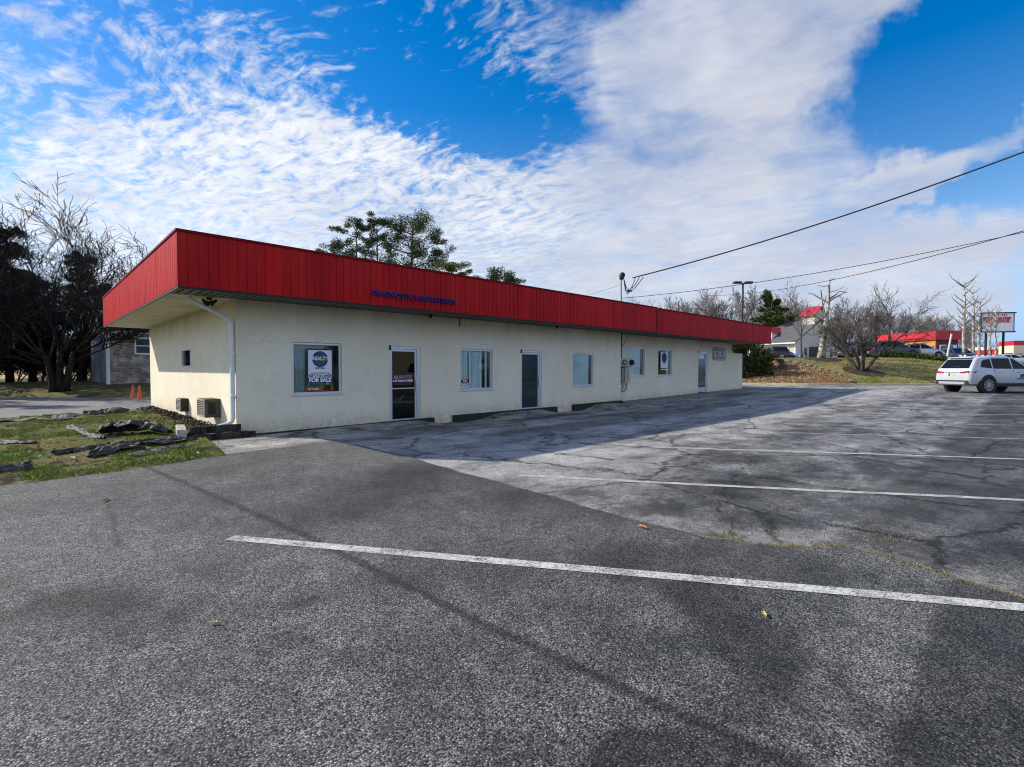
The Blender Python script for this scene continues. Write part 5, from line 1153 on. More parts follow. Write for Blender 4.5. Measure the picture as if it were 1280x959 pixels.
while k < 80000:
    x = rng.uniform(-3.5, 3.4); y = rng.uniform(9.3, 21.8)
    y0 = 9.33+max(0, x-0.3)*0.24+0.14*mnoise.noise(V((x*1.6, 3, 0)))
    if y < y0+rng.uniform(-0.08, 0.1) or (x > 2.3 and y < 12.6) or (x > 2.9 and y < 16): continue
    gn = mnoise.noise(V((x*0.75, y*0.55, 4)))+0.4*mnoise.noise(V((x*2.3, y*2.3, 8)))
    near = y < y0+1.3
    if gn < (-0.2 if near else -0.05) and rng.random() > 0.05: continue
    h = rng.uniform(0.012, 0.042)*(1.2 if near else 1.0); blades(mb, x, y, lawn_h(x, y), h, rng, 0.006); k += 1
tag(mb.build('grass', M_grass, fix=False), kind='stuff')
rng = random.Random(13); mb = MB()
for _ in range(5200):
    y = rng.uniform(13.4, 23.6); x = 3.47-abs(rng.gauss(0, 0.26))-0.01
    hgt = 0.04*math.exp(-((3.47-x)/0.35)**2)+rng.uniform(0, 0.03)
    clump(mb, (x, y, lawn_h(x, y)+hgt), (0.03, 0.03, 0.012), 1, 0.055, rng, shape=2.4)
tag(mb.build('mulch', M_mulch, fix=False), kind='stuff')
WL = [(4.44, 3.2, 0.03, 0.3), (4.38, 2.6, 0.03, 0.5), (4.42, 2.0, 0.03, 0.6), (4.5, 1.72, 0.04, 1.0), (4.7, 1.4, 0.06, 1.3), (4.95, 1.17, 0.07, 2.2), (5.08, 1.1, 0.06, 2.2), (5.05, 0.95, 0.04, 0.8), (4.97, 0.65, 0.04, 1.8), (4.9, 0.5, 0.04, 2.0), (4.82, 0.3, 0.04, 1.8), (4.77, 0.1, 0.035, 1.5), (4.74, -0.3, 0.03, 1.5), (4.7, -1.2, 0.03, 1.0)]
mb = MB()
for (x0, y0, s0, d0), (x1, y1, s1, d1) in zip(WL, WL[1:]):
    L = math.hypot(x1-x0, y1-y0); n = int(L*1500*(d0+d1)/2)
    for _ in range(n):
        t_ = rng.random(); x, y = lerp(x0, x1, t_)+rng.gauss(0, s0)*0.7, lerp(y0, y1, t_)+rng.gauss(0, s0)*0.7
        if mnoise.noise(V((x*5, y*5, 1))) < -0.15: continue
        blades(mb, x, y, 0.012, rng.uniform(0.006, 0.024), rng, 0.004)
for x, y, s, n in ((5.9, 2.55, 0.06, 90), (5.05, 1.6, 0.16, 160), (5.6, 0.9, 0.18, 200), (6.3, 2.9, 0.10, 60), (8.8, 3.4, 0.1, 80), (4.7, 1.9, 0.05, 160)):
    for _ in range(n): blades(mb, x+rng.gauss(0, s), y+rng.gauss(0, s), 0.012, rng.uniform(0.004, 0.012), rng, 0.003)
for _ in range(250):
    x = rng.uniform(2.2, 2.9); blades(mb, x, rng.uniform(10.3, 12.1), 0.02, rng.uniform(0.01, 0.03), rng, 0.005)
tag(mb.build('weeds', M_weed, fix=False), kind='stuff')

M_straw = leafy('straw_litter', [(0.05, 0.04, 0.03), (0.30, 0.24, 0.15), (0.45, 0.38, 0.26)])
rng = random.Random(14); mb = MB()
for _ in range(5000):
    x = rng.uniform(-3.5, 3.3); y = rng.uniform(9.6, 21.8)
    if x > 2.3 and y < 12.7: continue
    if mnoise.noise(V((x*0.9, y*0.9, 12))) < -0.05: continue
    clump(mb, (x, y, lawn_h(x, y)+0.015), (0.05, 0.05, 0.008), 1, rng.uniform(0.03, 0.10), rng, shape=rng.choice((2.0, 5.0, 9.0)))
tag(mb.build('ground_litter', M_straw, fix=False), kind='stuff')
# single fallen leaves on the asphalt
M_lf = [plain('leaf_orange', (0.45, 0.17, 0.06), 0.7), plain('leaf_yellow', (0.55, 0.38, 0.12), 0.7), plain('leaf_tan', (0.5, 0.36, 0.22), 0.7)]
rng = random.Random(4)
for px, py, sz, mi, lab in ((803, 667.5, 0.05, 0, 'curled orange fallen leaf beyond the nearest painted line'), (955, 777.5, 0.035, 1, 'small yellow fallen leaf below the nearest painted line'), (268, 795, 0.03, 2, 'small tan fallen leaf on the near asphalt at the left'), (131, 631, 0.05, 2, 'pale fallen leaf at the top of the short crack in the left asphalt'), (535, 616, 0.045, 0, 'reddish fallen leaf on the asphalt in front of the first door')):
    p = hit(px, py); mb = MB(); n = 9
    def lf(u, v, sz=sz):
        w = math.sin(PI*min(1, u*0.95+0.03))**0.8*0.36*(1+0.25*math.sin(u*19)); x = (u-0.5)*sz*2; y = (v-0.5)*2*w*sz
        return (x, y, 0.006+0.35*sz*abs((v-0.5)*2)**1.6+0.25*sz*math.sin(u*PI)+0.1*sz*math.sin(u*9))
    mb.grid(lf, 10, 6); o = mb.build('fallen_leaf', M_lf[mi], smooth=True); o.location = (p.x, p.y, 0.022); o.rotation_euler = (0, 0, rng.uniform(0, 6)); sd = o.modifiers.new('t', 'SOLIDIFY'); sd.thickness = 0.001
    tag(o, lab, 'leaf', 'fallen leaves on the asphalt')

# mulch slope with edging stones on the bank
def slope_mat():
    m, t, b = material('dry_mulch_slope'); P = t.pos(); n = t.noise(P, 2.2, 6, 0.7); v = t.voro(P, 5.0, out='Color'); n3 = t.noise(P, 16, 4, 0.7)
    c = t.mix(t.mr(n, 0.38, 0.62), (0.17, 0.11, 0.065), (0.36, 0.27, 0.16)); c = t.scale(c, t.m('MULTIPLY', t.mr(t.sep(v)[0], 0, 1, 0.65, 1.25), t.mr(n3, 0.3, 0.7, 0.7, 1.3)))
    t.put(b.inputs['Base Color'], c); b.inputs['Roughness'].default_value = 0.95; b.inputs['Specular IOR Level'].default_value = 0.1
    t.put(b.inputs['Normal'], t.bump(t.m('ADD', n3, n), 1.0, 0.12)); return m
TOPL = [(922, 452), (945, 452), (965, 451), (980, 452), (1000, 455.5), (1015, 459.5), (1030, 463.5), (1045, 469), (1060, 475.5), (1066, 479)]
def topy(x):
    for (x0, y0), (x1, y1) in zip(TOPL, TOPL[1:]):
        if x <= x1: return lerp(y0, y1, max(0, (x-x0)/(x1-x0)))
    return TOPL[-1][1]
def sl(u, v):
    x = lerp(922, 1066, u); p = hit(x, lerp(480.6, topy(x), v)); e = min(v*6, (1-v)*6, 1)
    return (p.x, p.y, g(p.x, p.y)+0.02+0.16*e*(0.7+0.8*abs(mnoise.noise(V((p.x*1.3, p.y*1.3, 2)))))+0.05*mnoise.noise(V((p.x*4, p.y*4, 0))))
mb = MB(); mb.grid(sl, 70, 24); tag(mb.build('mulch_bed', slope_mat(), smooth=True), kind='structure')
M_litter = leafy('leaf_litter', [(0.20, 0.10, 0.05), (0.38, 0.24, 0.11), (0.50, 0.38, 0.22)])
rng = random.Random(21); mb = MB()
for _ in range(9000):
    u, v = rng.random(), rng.random()**1.3; x, y, z = sl(u, v); clump(mb, (x, y, z+0.05), (0.06, 0.06, 0.05), 1, 0.11, rng, shape=1.8)
tag(mb.build('leaf_litter', M_litter, fix=False), kind='stuff')
M_stone = plain('edging_stone', (0.20, 0.18, 0.15), 0.9, var=0.35, scale=3, bump=0.4)
rng = random.Random(9)
for k, x in enumerate((958, 972, 985, 996, 1004, 1012, 1020, 1027, 1034, 1042, 1050, 1057, 1063)):
    p = hit(x, topy(x)+0.5); bm = bmesh.new(); bmesh.ops.create_icosphere(bm, subdivisions=2, radius=0.24)
    sx, sy, sz = rng.uniform(0.9, 1.6), rng.uniform(0.6, 0.9), rng.uniform(0.5, 0.75)
    for v in bm.verts: v.co *= 1+0.35*mnoise.noise(v.co*4+V((k*3, 0, 0))); v.co = V((v.co.x*sx, v.co.y*sy, v.co.z*sz))
    me = bpy.data.meshes.new('edging_stone'); bm.to_mesh(me); bm.free(); me.materials.append(M_stone); o = bpy.data.objects.new('edging_stone', me); COL.objects.link(o)
    o.location = (p.x, p.y, g(p.x, p.y)+0.14); o.rotation_euler = (0, 0, R(-58)+rng.uniform(-0.4, 0.4)); tag(o, 'rough grey stone edging the mulch slope under the grass bank', 'stone', 'stones edging the mulch slope')
# mulch rings under the bank trees
M_ring = plain('tree_mulch', (0.035, 0.022, 0.014), 0.95, var=0.4, scale=2, bump=0.5)
for px, py, r_ in ((1028, 449, 1.5), (1079, 465, 1.5)):
    c = hit(px, py); mb = MB()
    mb.grid(lambda u, v: (c.x+r_*v*math.cos(2*PI*u), c.y+r_*v*math.sin(2*PI*u), g(c.x+r_*v*math.cos(2*PI*u), c.y+r_*v*math.sin(2*PI*u))+0.06*(1-v)+0.03+0.05*mnoise.noise(V((c.x+3*v*math.cos(2*PI*u), c.y+3*v*math.sin(2*PI*u), 0)))), 28, 5)
    tag(mb.build('mulch_ring', M_ring, smooth=True), kind='structure')
# turf tufts on the bank
M_turf = leafy('bank_turf', [(0.075, 0.09, 0.018), (0.20, 0.18, 0.05), (0.36, 0.28, 0.12)])
rng = random.Random(31); mb = MB(); n = 0
while n < 16000:
    x, y = rng.uniform(41, 66), rng.uniform(-12, 24)
    if x < kerb_x(y)+0.7: continue
    if y > 11 and kerb_dist(x, y) < 7.5-(16-y)*0.2: continue
    blades(mb, x, y, g(x, y), rng.uniform(0.05, 0.13), rng, 0.025); n += 1
tag(mb.build('turf', M_turf, fix=False), kind='stuff')
# clipped hedge on the crest
M_hedge = leafy('hedge_leaves', [(0.014, 0.032, 0.005), (0.040, 0.075, 0.010), (0.075, 0.11, 0.018)])
rng = random.Random(41); mb = MB(); base = at(1140, 452, 49.5)
hd = thing('hedge', 'low clipped dark green hedge on the crest of the bank before the parked cars', 'hedge', base)
HP = [at(1098, 444, 50.5), at(1120, 446.5, 49.8), at(1140, 448.5, 49), at(1160, 451, 48.2), at(1180, 453.5, 47.5), at(1200, 456, 47)]
for a, b in zip(HP, HP[1:]):
    for _ in range(2400):
        p = a.lerp(b, rng.random()); clump(mb, (p.x+rng.gauss(0, 0.35), p.y+rng.gauss(0, 0.35), p.z-0.05+rng.uniform(-0.55, 0.55)), (0.1, 0.1, 0.1), 1, 0.16, rng, shape=1.7)
mb.build('foliage', M_hedge, hd, fix=False)
mb = MB()
for p in HP[::1]: mb.tube([p+V((0, 0, -0.9)), p+V((0, 0, 0.1))], 0.04, 5)
mb.build('stems', M_bark_d, hd)

# ------------------------------------------------------------------ buildings on the upper lot
def oriented(P0, ang):   # local x along ang, y to its left
    return Matrix.Translation(P0) @ Matrix.Rotation(ang, 4, 'Z')
M_cream = siding_mat('cream_siding', (0.66, 0.62, 0.50), (0.70, 0.67, 0.58), 0.15); M_wsid = siding_mat('white_siding', (0.62, 0.63, 0.64), (0.70, 0.70, 0.70), 0.15)
M_gshin = plain('grey_shingles', (0.095, 0.095, 0.095), 0.9, var=0.22, scale=1.5, bump=0.3); M_rroof = plain('red_metal_roof', (0.42, 0.025, 0.04), 0.5, var=0.15)
P1 = at(994, 444, 70); P1.z = 2.45
ang = math.atan2(-2.84, 11.58); M = oriented(P1, ang)
gh = thing('grey_roofed_house', 'white sided house with grey shingle roof, red-roofed tower and dormer beyond the bank', 'building', P1)
W_, L_, EH, RH = 11.6, 22.0, 2.95, 6.0
def T(mb): mb.v = [tuple(M @ V(v)) for v in mb.v]; return mb
mb = MB(); mb.prism([(0, 0, -0.6), (W_, 0, -0.6), (W_, 0, EH), (W_/2, 0, RH), (0, 0, EH)], (0, 0.2, 0)); T(mb).build('wall', M_wsid, gh)
mb = MB(); mb.box((0, 0.21, -0.6), (0.2, L_, EH)); T(mb).build('wall', M_cream, gh)
mb = MB(); mb.box((W_-0.2, 0.21, -0.6), (W_, L_, EH)); mb.prism([(0.21, L_-0.2, -0.6), (W_-0.21, L_-0.2, -0.6), (W_-0.21, L_-0.2, EH), (W_/2, L_-0.2, RH), (0.21, L_-0.2, EH)], (0, 0.2, 0)); T(mb).build('wall', M_wsid, gh)
mb = MB(); sl_ = (RH-EH)/(W_/2)
for s in (0, 1):
    xa = -0.5 if s == 0 else W_+0.5; za = EH-0.5*sl_
    mb.prism([(xa, -0.3, za+0.04), (W_/2, -0.3, RH+0.06), (W_/2, -0.3, RH+0.26), (xa, -0.3, za+0.2)], (0, L_+0.6, 0))
T(mb).build('roof', M_gshin, gh)
mb = MB(); mb.box((-0.62, -0.3, EH-0.5*sl_-0.06), (-0.50, L_+0.3, EH-0.5*sl_+0.10)); T(mb).build('gutter', M_white, gh)
mb = MB(); mb.box((-0.06, -0.05, -0.6), (0.06, 0.08, EH)); mb.box((-0.09, 0.9, -0.6), (0.0, 1.0, EH)); T(mb).build('corner_trim', M_white, gh)
mb = MB(); mb.box((3.4, -0.06, -0.6), (7.6, -0.01, 2.25)); T(mb).build('entrance', plain('dark_entrance', (0.05, 0.025, 0.02), 0.6, var=0.3), gh)
for xx in (2.0, 8.7):
    mb = MB(); mb.box((xx, -0.05, 0.6), (xx+0.85, -0.01, 2.2)); wn = T(mb).build('window', M_white, gh); mb = MB(); mb.box((xx+0.08, -0.08, 0.68), (xx+0.77, -0.055, 2.12)); T(mb).build('pane', plain('dark_pane', (0.03, 0.04, 0.06), 0.15), wn)
mb = MB(); mb.box((-0.06, 5.2, 0.4), (-0.01, 7.0, 2.2)); wn = T(mb).build('window', M_white, gh); mb = MB(); mb.box((-0.09, 5.3, 0.5), (-0.065, 6.9, 2.1)); T(mb).build('pane', plain('dark_pane', (0.03, 0.04, 0.06), 0.15), wn)
# tower
TX0, TX1, TY0, TY1, TZ = 4.45, 7.15, -0.12, 1.75, 6.95
mb = MB(); mb.box((TX0, TY0, 4.2), (TX1, TY1, TZ)); mb.prism([(TX0, TY0, TZ), (TX1, TY0, TZ), ((TX0+TX1)/2, TY0, TZ+1.05)], (0, TY1-TY0, 0)); tw = T(mb).build('tower', M_cream, gh)
mb = MB()
for xa in (TX0-0.35, TX1+0.35):
    z0 = TZ-0.35*1.05/1.35; xm = (TX0+TX1)/2
    mb.prism([(xa, TY0-0.25, z0+0.05), (xm, TY0-0.25, TZ+1.10), (xm, TY0-0.25, TZ+1.24), (xa, TY0-0.25, z0+0.17)], (0, TY1-TY0+0.5, 0))
T(mb).build('tower_roof', M_rroof, tw)
# dormer
DY = 4.7; mb = MB(); dz = EH+0.35
mb.prism([(0.5, DY-0.9, dz), (0.5, DY+0.9, dz), (0.5, DY+0.9, dz+1.15), (0.5, DY, dz+1.85), (0.5, DY-0.9, dz+1.15)], (3.0, 0, 0)); dm = T(mb).build('dormer', M_white, gh)
mb = MB()
for s in (-1, 1):
    mb.prism([(0.2, DY+s*1.15, dz+1.02), (0.2, DY, dz+1.90), (0.2, DY, dz+2.03), (0.2, DY+s*1.15, dz+1.15)], (3.6, 0, 0))
T(mb).build('dormer_roof', M_rroof, dm)
mb = MB(); mb.prism([(0.46, DY-0.5, dz+0.15), (0.46, DY+0.5, dz+0.15), (0.46, DY+0.5, dz+0.9), (0.46, DY+0.25, dz+1.2), (0.46, DY-0.25, dz+1.2), (0.46, DY-0.5, dz+0.9)], (0.03, 0, 0)); T(mb).build('dormer_window', plain('dark_pane', (0.03, 0.04, 0.06), 0.15), dm)

# red and orange shop
M_oran = plain('orange_wall', (0.52, 0.22, 0.045), 0.7, var=0.15, scale=1); M_redw = plain('bright_red_band', (0.50, 0.02, 0.035), 0.5, var=0.1); M_maroon = plain('maroon_wall', (0.12, 0.02, 0.03), 0.7)
Pr = at(1169, 440, 74); Pl = at(1100, 440, 84); Pr.z = Pl.z = 2.3; d = Pr-Pl; Ls = d.length; M = oriented(Pl, math.atan2(d.y, d.x))
sh = thing('shop', 'low shop with a red roof band over orange walls behind the parked cars', 'building', Pl)
mb = MB(); mb.box((0, 0, -0.3), (Ls, 3.6, 3.6)); T(mb).build('wall', M_oran, sh)
mb = MB(); mb.box((-0.3, -0.3, 3.55), (Ls+0.3, 3.9, 4.85)); T(mb).build('roof_band', M_redw, sh)
mb = MB(); mb.box((Ls+0.003, 0.1, -0.2), (Ls+0.08, 3.5, 3.54)); T(mb).build('side_wall', M_maroon, sh)
for xx in (2.0, 5.0, 8.0, 11.0):
    mb = MB(); mb.box((xx, -0.06, 0.8), (xx+1.8, -0.003, 2.6)); T(mb).build('window', plain('dark_pane', (0.03, 0.04, 0.06), 0.15), sh)
for yy in (0.5, 2.1):
    mb = MB(); mb.box((Ls+0.09, yy, 0.6), (Ls+0.12, yy+1.2, 2.8)); T(mb).build('window', M_white, sh)
def simple_shop(x0, x1, ytop, ybot, D0, D1, base, dep, bands, wallmat, label, extra=None, name='shop'):
    a, b = at(x0, ybot, D0), at(x1, ybot, D1); a.z = b.z = base; d = b-a; L = d.length; M = oriented(a, math.atan2(d.y, d.x)); H = (461-ytop)*D0/FPX+EYE-base
    t = thing(name, label, 'building', a); f = lambda m: (setattr(m, 'v', [tuple(M @ V(v)) for v in m.v]), m)[1]
    m = MB(); m.box((0, 0, -0.4), (L, dep, H)); f(m).build('wall', wallmat, t)
    for k, (f0, f1, mt, nm) in enumerate(bands): m = MB(); m.box((-0.05-0.02*k, -0.06-0.04*k, H*f0), (L+0.05+0.02*k, dep+0.05, H*f1)); f(m).build(nm, mt, t)
    if extra: extra(t, f, L, H)
    return t
def ex1(t, f, L, H):
    for k in range(5): m = MB(); m.box((0.6+k*L/5, -0.15, 0.3), (0.6+k*L/5+L/8, -0.01, H*0.52)); f(m).build('window', plain('dark_pane', (0.03, 0.04, 0.06), 0.15), t)
simple_shop(1203, 1247, 435, 449, 112, 104, 1.6, 8, [(0.64, 0.86, M_redw, 'roof_band')], M_white, 'long white shop with a red stripe behind the pale tree trunks', ex1)
M_bwn = plain('brown_brick', (0.13, 0.05, 0.035), 0.85); M_bei = plain('beige_band', (0.66, 0.56, 0.42), 0.7)
def ex2(t, f, L, H):
    m = MB(); m.box((L*0.35, -0.25, H*0.30), (L*0.97, -0.14, H*0.58)); f(m).build('window', plain('dark_pane', (0.03, 0.04, 0.06), 0.15), t)
    m = MB(); m.box((L, -0.3, -0.2), (L+1.6, 2, H*0.55)); f(m).build('side_wing', M_bwn, t)
simple_shop(1248.5, 1267, 428, 449, 96, 92, 1.5, 7, [(0.55, 0.86, M_bei, 'sign_band'), (0.861, 1.02, M_redw, 'roof_band')], M_white, 'small drive-in restaurant with a red top and beige band at the right', ex2, 'restaurant')
simple_shop(1272, 1310, 436.5, 450, 118, 112, 1.3, 8, [(0.5, 0.72, M_dark, 'canopy'), (0.721, 1.0, M_bei, 'roof_band')], M_bwn, 'low brown building with a beige roof edge at the far right', None)

# pole sign
sp = at(1245, 448, 84); Msg = Matrix.Translation(V((sp.x, sp.y, 0))) @ Matrix.Rotation(R(-52), 4, 'Z')
ps = thing('pole_sign', 'big white and red shop sign on dark poles behind the pale trees', 'sign', (sp.x, sp.y, 2.2))
hw, z0, z1 = 2.35, at(1245, 414.5, 84).z, at(1245, 392, 84).z
f2 = lambda m: (setattr(m, 'v', [tuple(Msg @ V(v)) for v in m.v]), m)[1]
m = MB(); m.box((-hw, -0.15, z0), (hw, 0.15, z1)); f2(m).build('board', M_lt, ps)
m = MB(); m.box((-hw-0.3, -0.3, z1), (hw+0.3, 0.3, z1+0.16)); m.box((-hw-0.3, -0.3, z0-0.16), (hw+0.3, 0.3, z0)); m.box((hw, -0.2, z0), (hw+0.1, 0.2, z1)); m.box((-hw-0.1, -0.2, z0), (-hw, 0.2, z1)); f2(m).build('frame', M_dark, ps)
for xx in (-1.6, 1.0): m = MB(); m.tube([(xx, 0, 1.8), (xx, 0, z0-0.16)], 0.16, 10); f2(m).build('pole', M_dark, ps)
M_sred = plain('sign_red', (0.55, 0.05, 0.09), 0.5); M_sgr = plain('sign_grey', (0.45, 0.47, 0.48), 0.6)
text('THE', 0.42, M_sred, 'lettering', Msg @ Matrix.Translation((0.3, -0.17, z1-0.32)) @ RX, ps, 0.01, 0.02, 2.2)
text('STAR CENTER', 1.15, M_sred, 'lettering', Msg @ Matrix.Translation((-0.05, -0.17, (z0+z1)/2+0.36)) @ RX, ps, 0.01, 0.09, 4.4)

# lamp post with two heads
lp_ = at(928, 408, 56); lz = at(928, 354, 56).z
st = thing('lamp_post', 'black lot lamp post with two flat heads rising behind the red roof', 'street lamp', (lp_.x, lp_.y, 2.3))
m = MB(); m.tube([(lp_.x, lp_.y, 2.0), (lp_.x, lp_.y, lz)], [0.11, 0.09], 10); m.build('pole', M_dark, st)
for s in (-1, 1):
    c = V((lp_.x, lp_.y, lz))+RGT*0.62*s
    Mh = Matrix.Translation(c+V((0, 0, 0.02))) @ Matrix.Rotation(math.atan2(RGT.y, RGT.x), 4, 'Z')
    m = MB(); m.box((-0.42, -0.26, -0.10), (0.42, 0.26, 0.12), Mh); m.build('lamp_head', M_dark, st, bevel=0.04)
    m = MB(); m.tube([V((lp_.x, lp_.y, lz-0.25)), V((lp_.x, lp_.y, lz-0.02))+RGT*0.3*s], 0.04, 6); m.build('arm', M_dark, st)
# leaning post
a, b = at(1184, 445.5, 49), at(1189.5, 417.5, 49)
m = MB(); m.tube([a+V((0, 0, -0.6)), a, a.lerp(b, 0.5), b], [0.09, 0.085, 0.08, 0.075], 8); o = m.build('leaning_post', plain('grey_white_post', (0.55, 0.55, 0.53), 0.7)); tag(o, 'pale leaning post sticking out of the hedge', 'post')

# ------------------------------------------------------------------ vehicles
def carpaint(name, col, rough=0.25, metal=0.0):
    if name in MATS: return MATS[name]
    m, t, b = material(name); n = t.noise(t.obj(), 1.3, 4); z = t.sep(t.obj())[2]
    dust = t.m('MULTIPLY', t.mr(z, 0.9, 0.35), t.mr(t.noise(t.obj(), 5, 4), 0.3, 0.7, 0.05, 0.35))
    t.put(b.inputs['Base Color'], t.mix(dust, t.scale(tuple(col), t.mr(n, 0.3, 0.7, 0.95, 1.05)), (0.22, 0.2, 0.17)))
    b.inputs['Roughness'].default_value = rough; b.inputs['Metallic'].default_value = metal; b.inputs['Coat Weight'].default_value = 0.4; b.inputs['Coat Roughness'].default_value = 0.06
    MATS[name] = m; return m
M_tyre = plain('tyre_rubber', (0.012, 0.012, 0.013), 0.8, var=0.2); M_alloy = plain('alloy_rim', (0.45, 0.46, 0.48), 0.35, 0.7); M_clad = plain('black_cladding', (0.016, 0.016, 0.018), 0.55, var=0.2)
M_cglass = plain('car_glass', (0.008, 0.010, 0.013), 0.05, spec=0.15); M_tail = plain('tail_lamp_red', (0.33, 0.012, 0.02), 0.2, coat=0.7); M_lampw = plain('lamp_clear', (0.75, 0.75, 0.72), 0.15, coat=0.7); M_plate = plain('licence_plate', (0.62, 0.45, 0.16), 0.5, var=0.1); M_seam = plain('panel_gap', (0.06, 0.06, 0.065), 0.6)
M_silv = plain('silver_trim', (0.52, 0.53, 0.55), 0.35, 0.5)
# shapes: half length, half width, lower body stations (x, z bottom, z top, width factor), greenhouse outline (x, z), belt/roof width factors, wheels x, wheel radius
SHAPES = {
 'suv': dict(W=0.995, body=[(-2.47, 0.52, 0.86, 0.80), (-2.44, 0.42, 1.00, 0.90), (-2.36, 0.36, 1.10, 0.955), (-2.1, 0.34, 1.13, 0.99), (-1.0, 0.33, 1.13, 1.0), (0.9, 0.33, 1.09, 1.0), (1.35, 0.33, 1.06, 0.99), (2.0, 0.34, 1.00, 0.95), (2.35, 0.38, 0.90, 0.86), (2.47, 0.45, 0.76, 0.70)],
   house=[(-2.40, 1.03), (-2.34, 1.17), (-1.96, 1.66), (-1.76, 1.735), (-1.0, 1.795), (-0.2, 1.79), (0.25, 1.72), (1.30, 1.05)], wb=0.955, wt=0.74, wheels=(-1.43, 1.40), wr=0.385, sidewin=[[(-1.80, 1.24), (-1.66, 1.53), (-1.52, 1.60), (-1.18, 1.64), (-1.15, 1.18)], [(-1.08, 1.17), (-1.10, 1.66), (-0.08, 1.67), (-0.02, 1.16)], [(0.05, 1.16), (0.02, 1.66), (0.20, 1.62), (0.95, 1.16)]], rear=(0.32, 0.93)),
 'sedan': dict(W=0.91, body=[(-2.3, 0.45, 0.82, 0.78), (-2.2, 0.34, 0.95, 0.92), (-1.6, 0.30, 0.98, 0.98), (-0.5, 0.28, 0.95, 1.0), (0.8, 0.28, 0.93, 1.0), (1.3, 0.30, 0.90, 0.97), (1.9, 0.32, 0.80, 0.92), (2.3, 0.40, 0.62, 0.72)],
   house=[(-1.75, 0.94), (-0.95, 1.36), (-0.4, 1.44), (0.2, 1.42), (1.05, 0.92)], wb=0.93, wt=0.70, wheels=(-1.35, 1.38), wr=0.32, sidewin=[[(-1.35, 1.0), (-0.85, 1.30), (-0.32, 1.37), (-0.30, 1.0)], [(-0.22, 1.0), (-0.24, 1.37), (0.18, 1.35), (0.78, 1.0)]], rear=(0.15, 0.9)),
 'hatch': dict(W=0.90, body=[(-2.05, 0.45, 0.85, 0.80), (-1.98, 0.33, 1.0, 0.92), (-1.5, 0.30, 1.02, 0.98), (-0.3, 0.29, 1.00, 1.0), (0.8, 0.29, 0.98, 1.0), (1.3, 0.30, 0.95, 0.97), (1.8, 0.32, 0.82, 0.90), (2.1, 0.40, 0.62, 0.72)],
   house=[(-1.98, 0.97), (-1.75, 1.40), (-1.5, 1.54), (-0.4, 1.60), (0.1, 1.56), (1.25, 0.96)], wb=0.93, wt=0.74, wheels=(-1.28, 1.30), wr=0.33, sidewin=[[(-1.6, 1.06), (-1.5, 1.42), (-0.52, 1.51), (-0.50, 1.04)], [(-0.42, 1.04), (-0.44, 1.51), (0.06, 1.48), (0.85, 1.03)]], rear=(0.2, 0.9)),
}
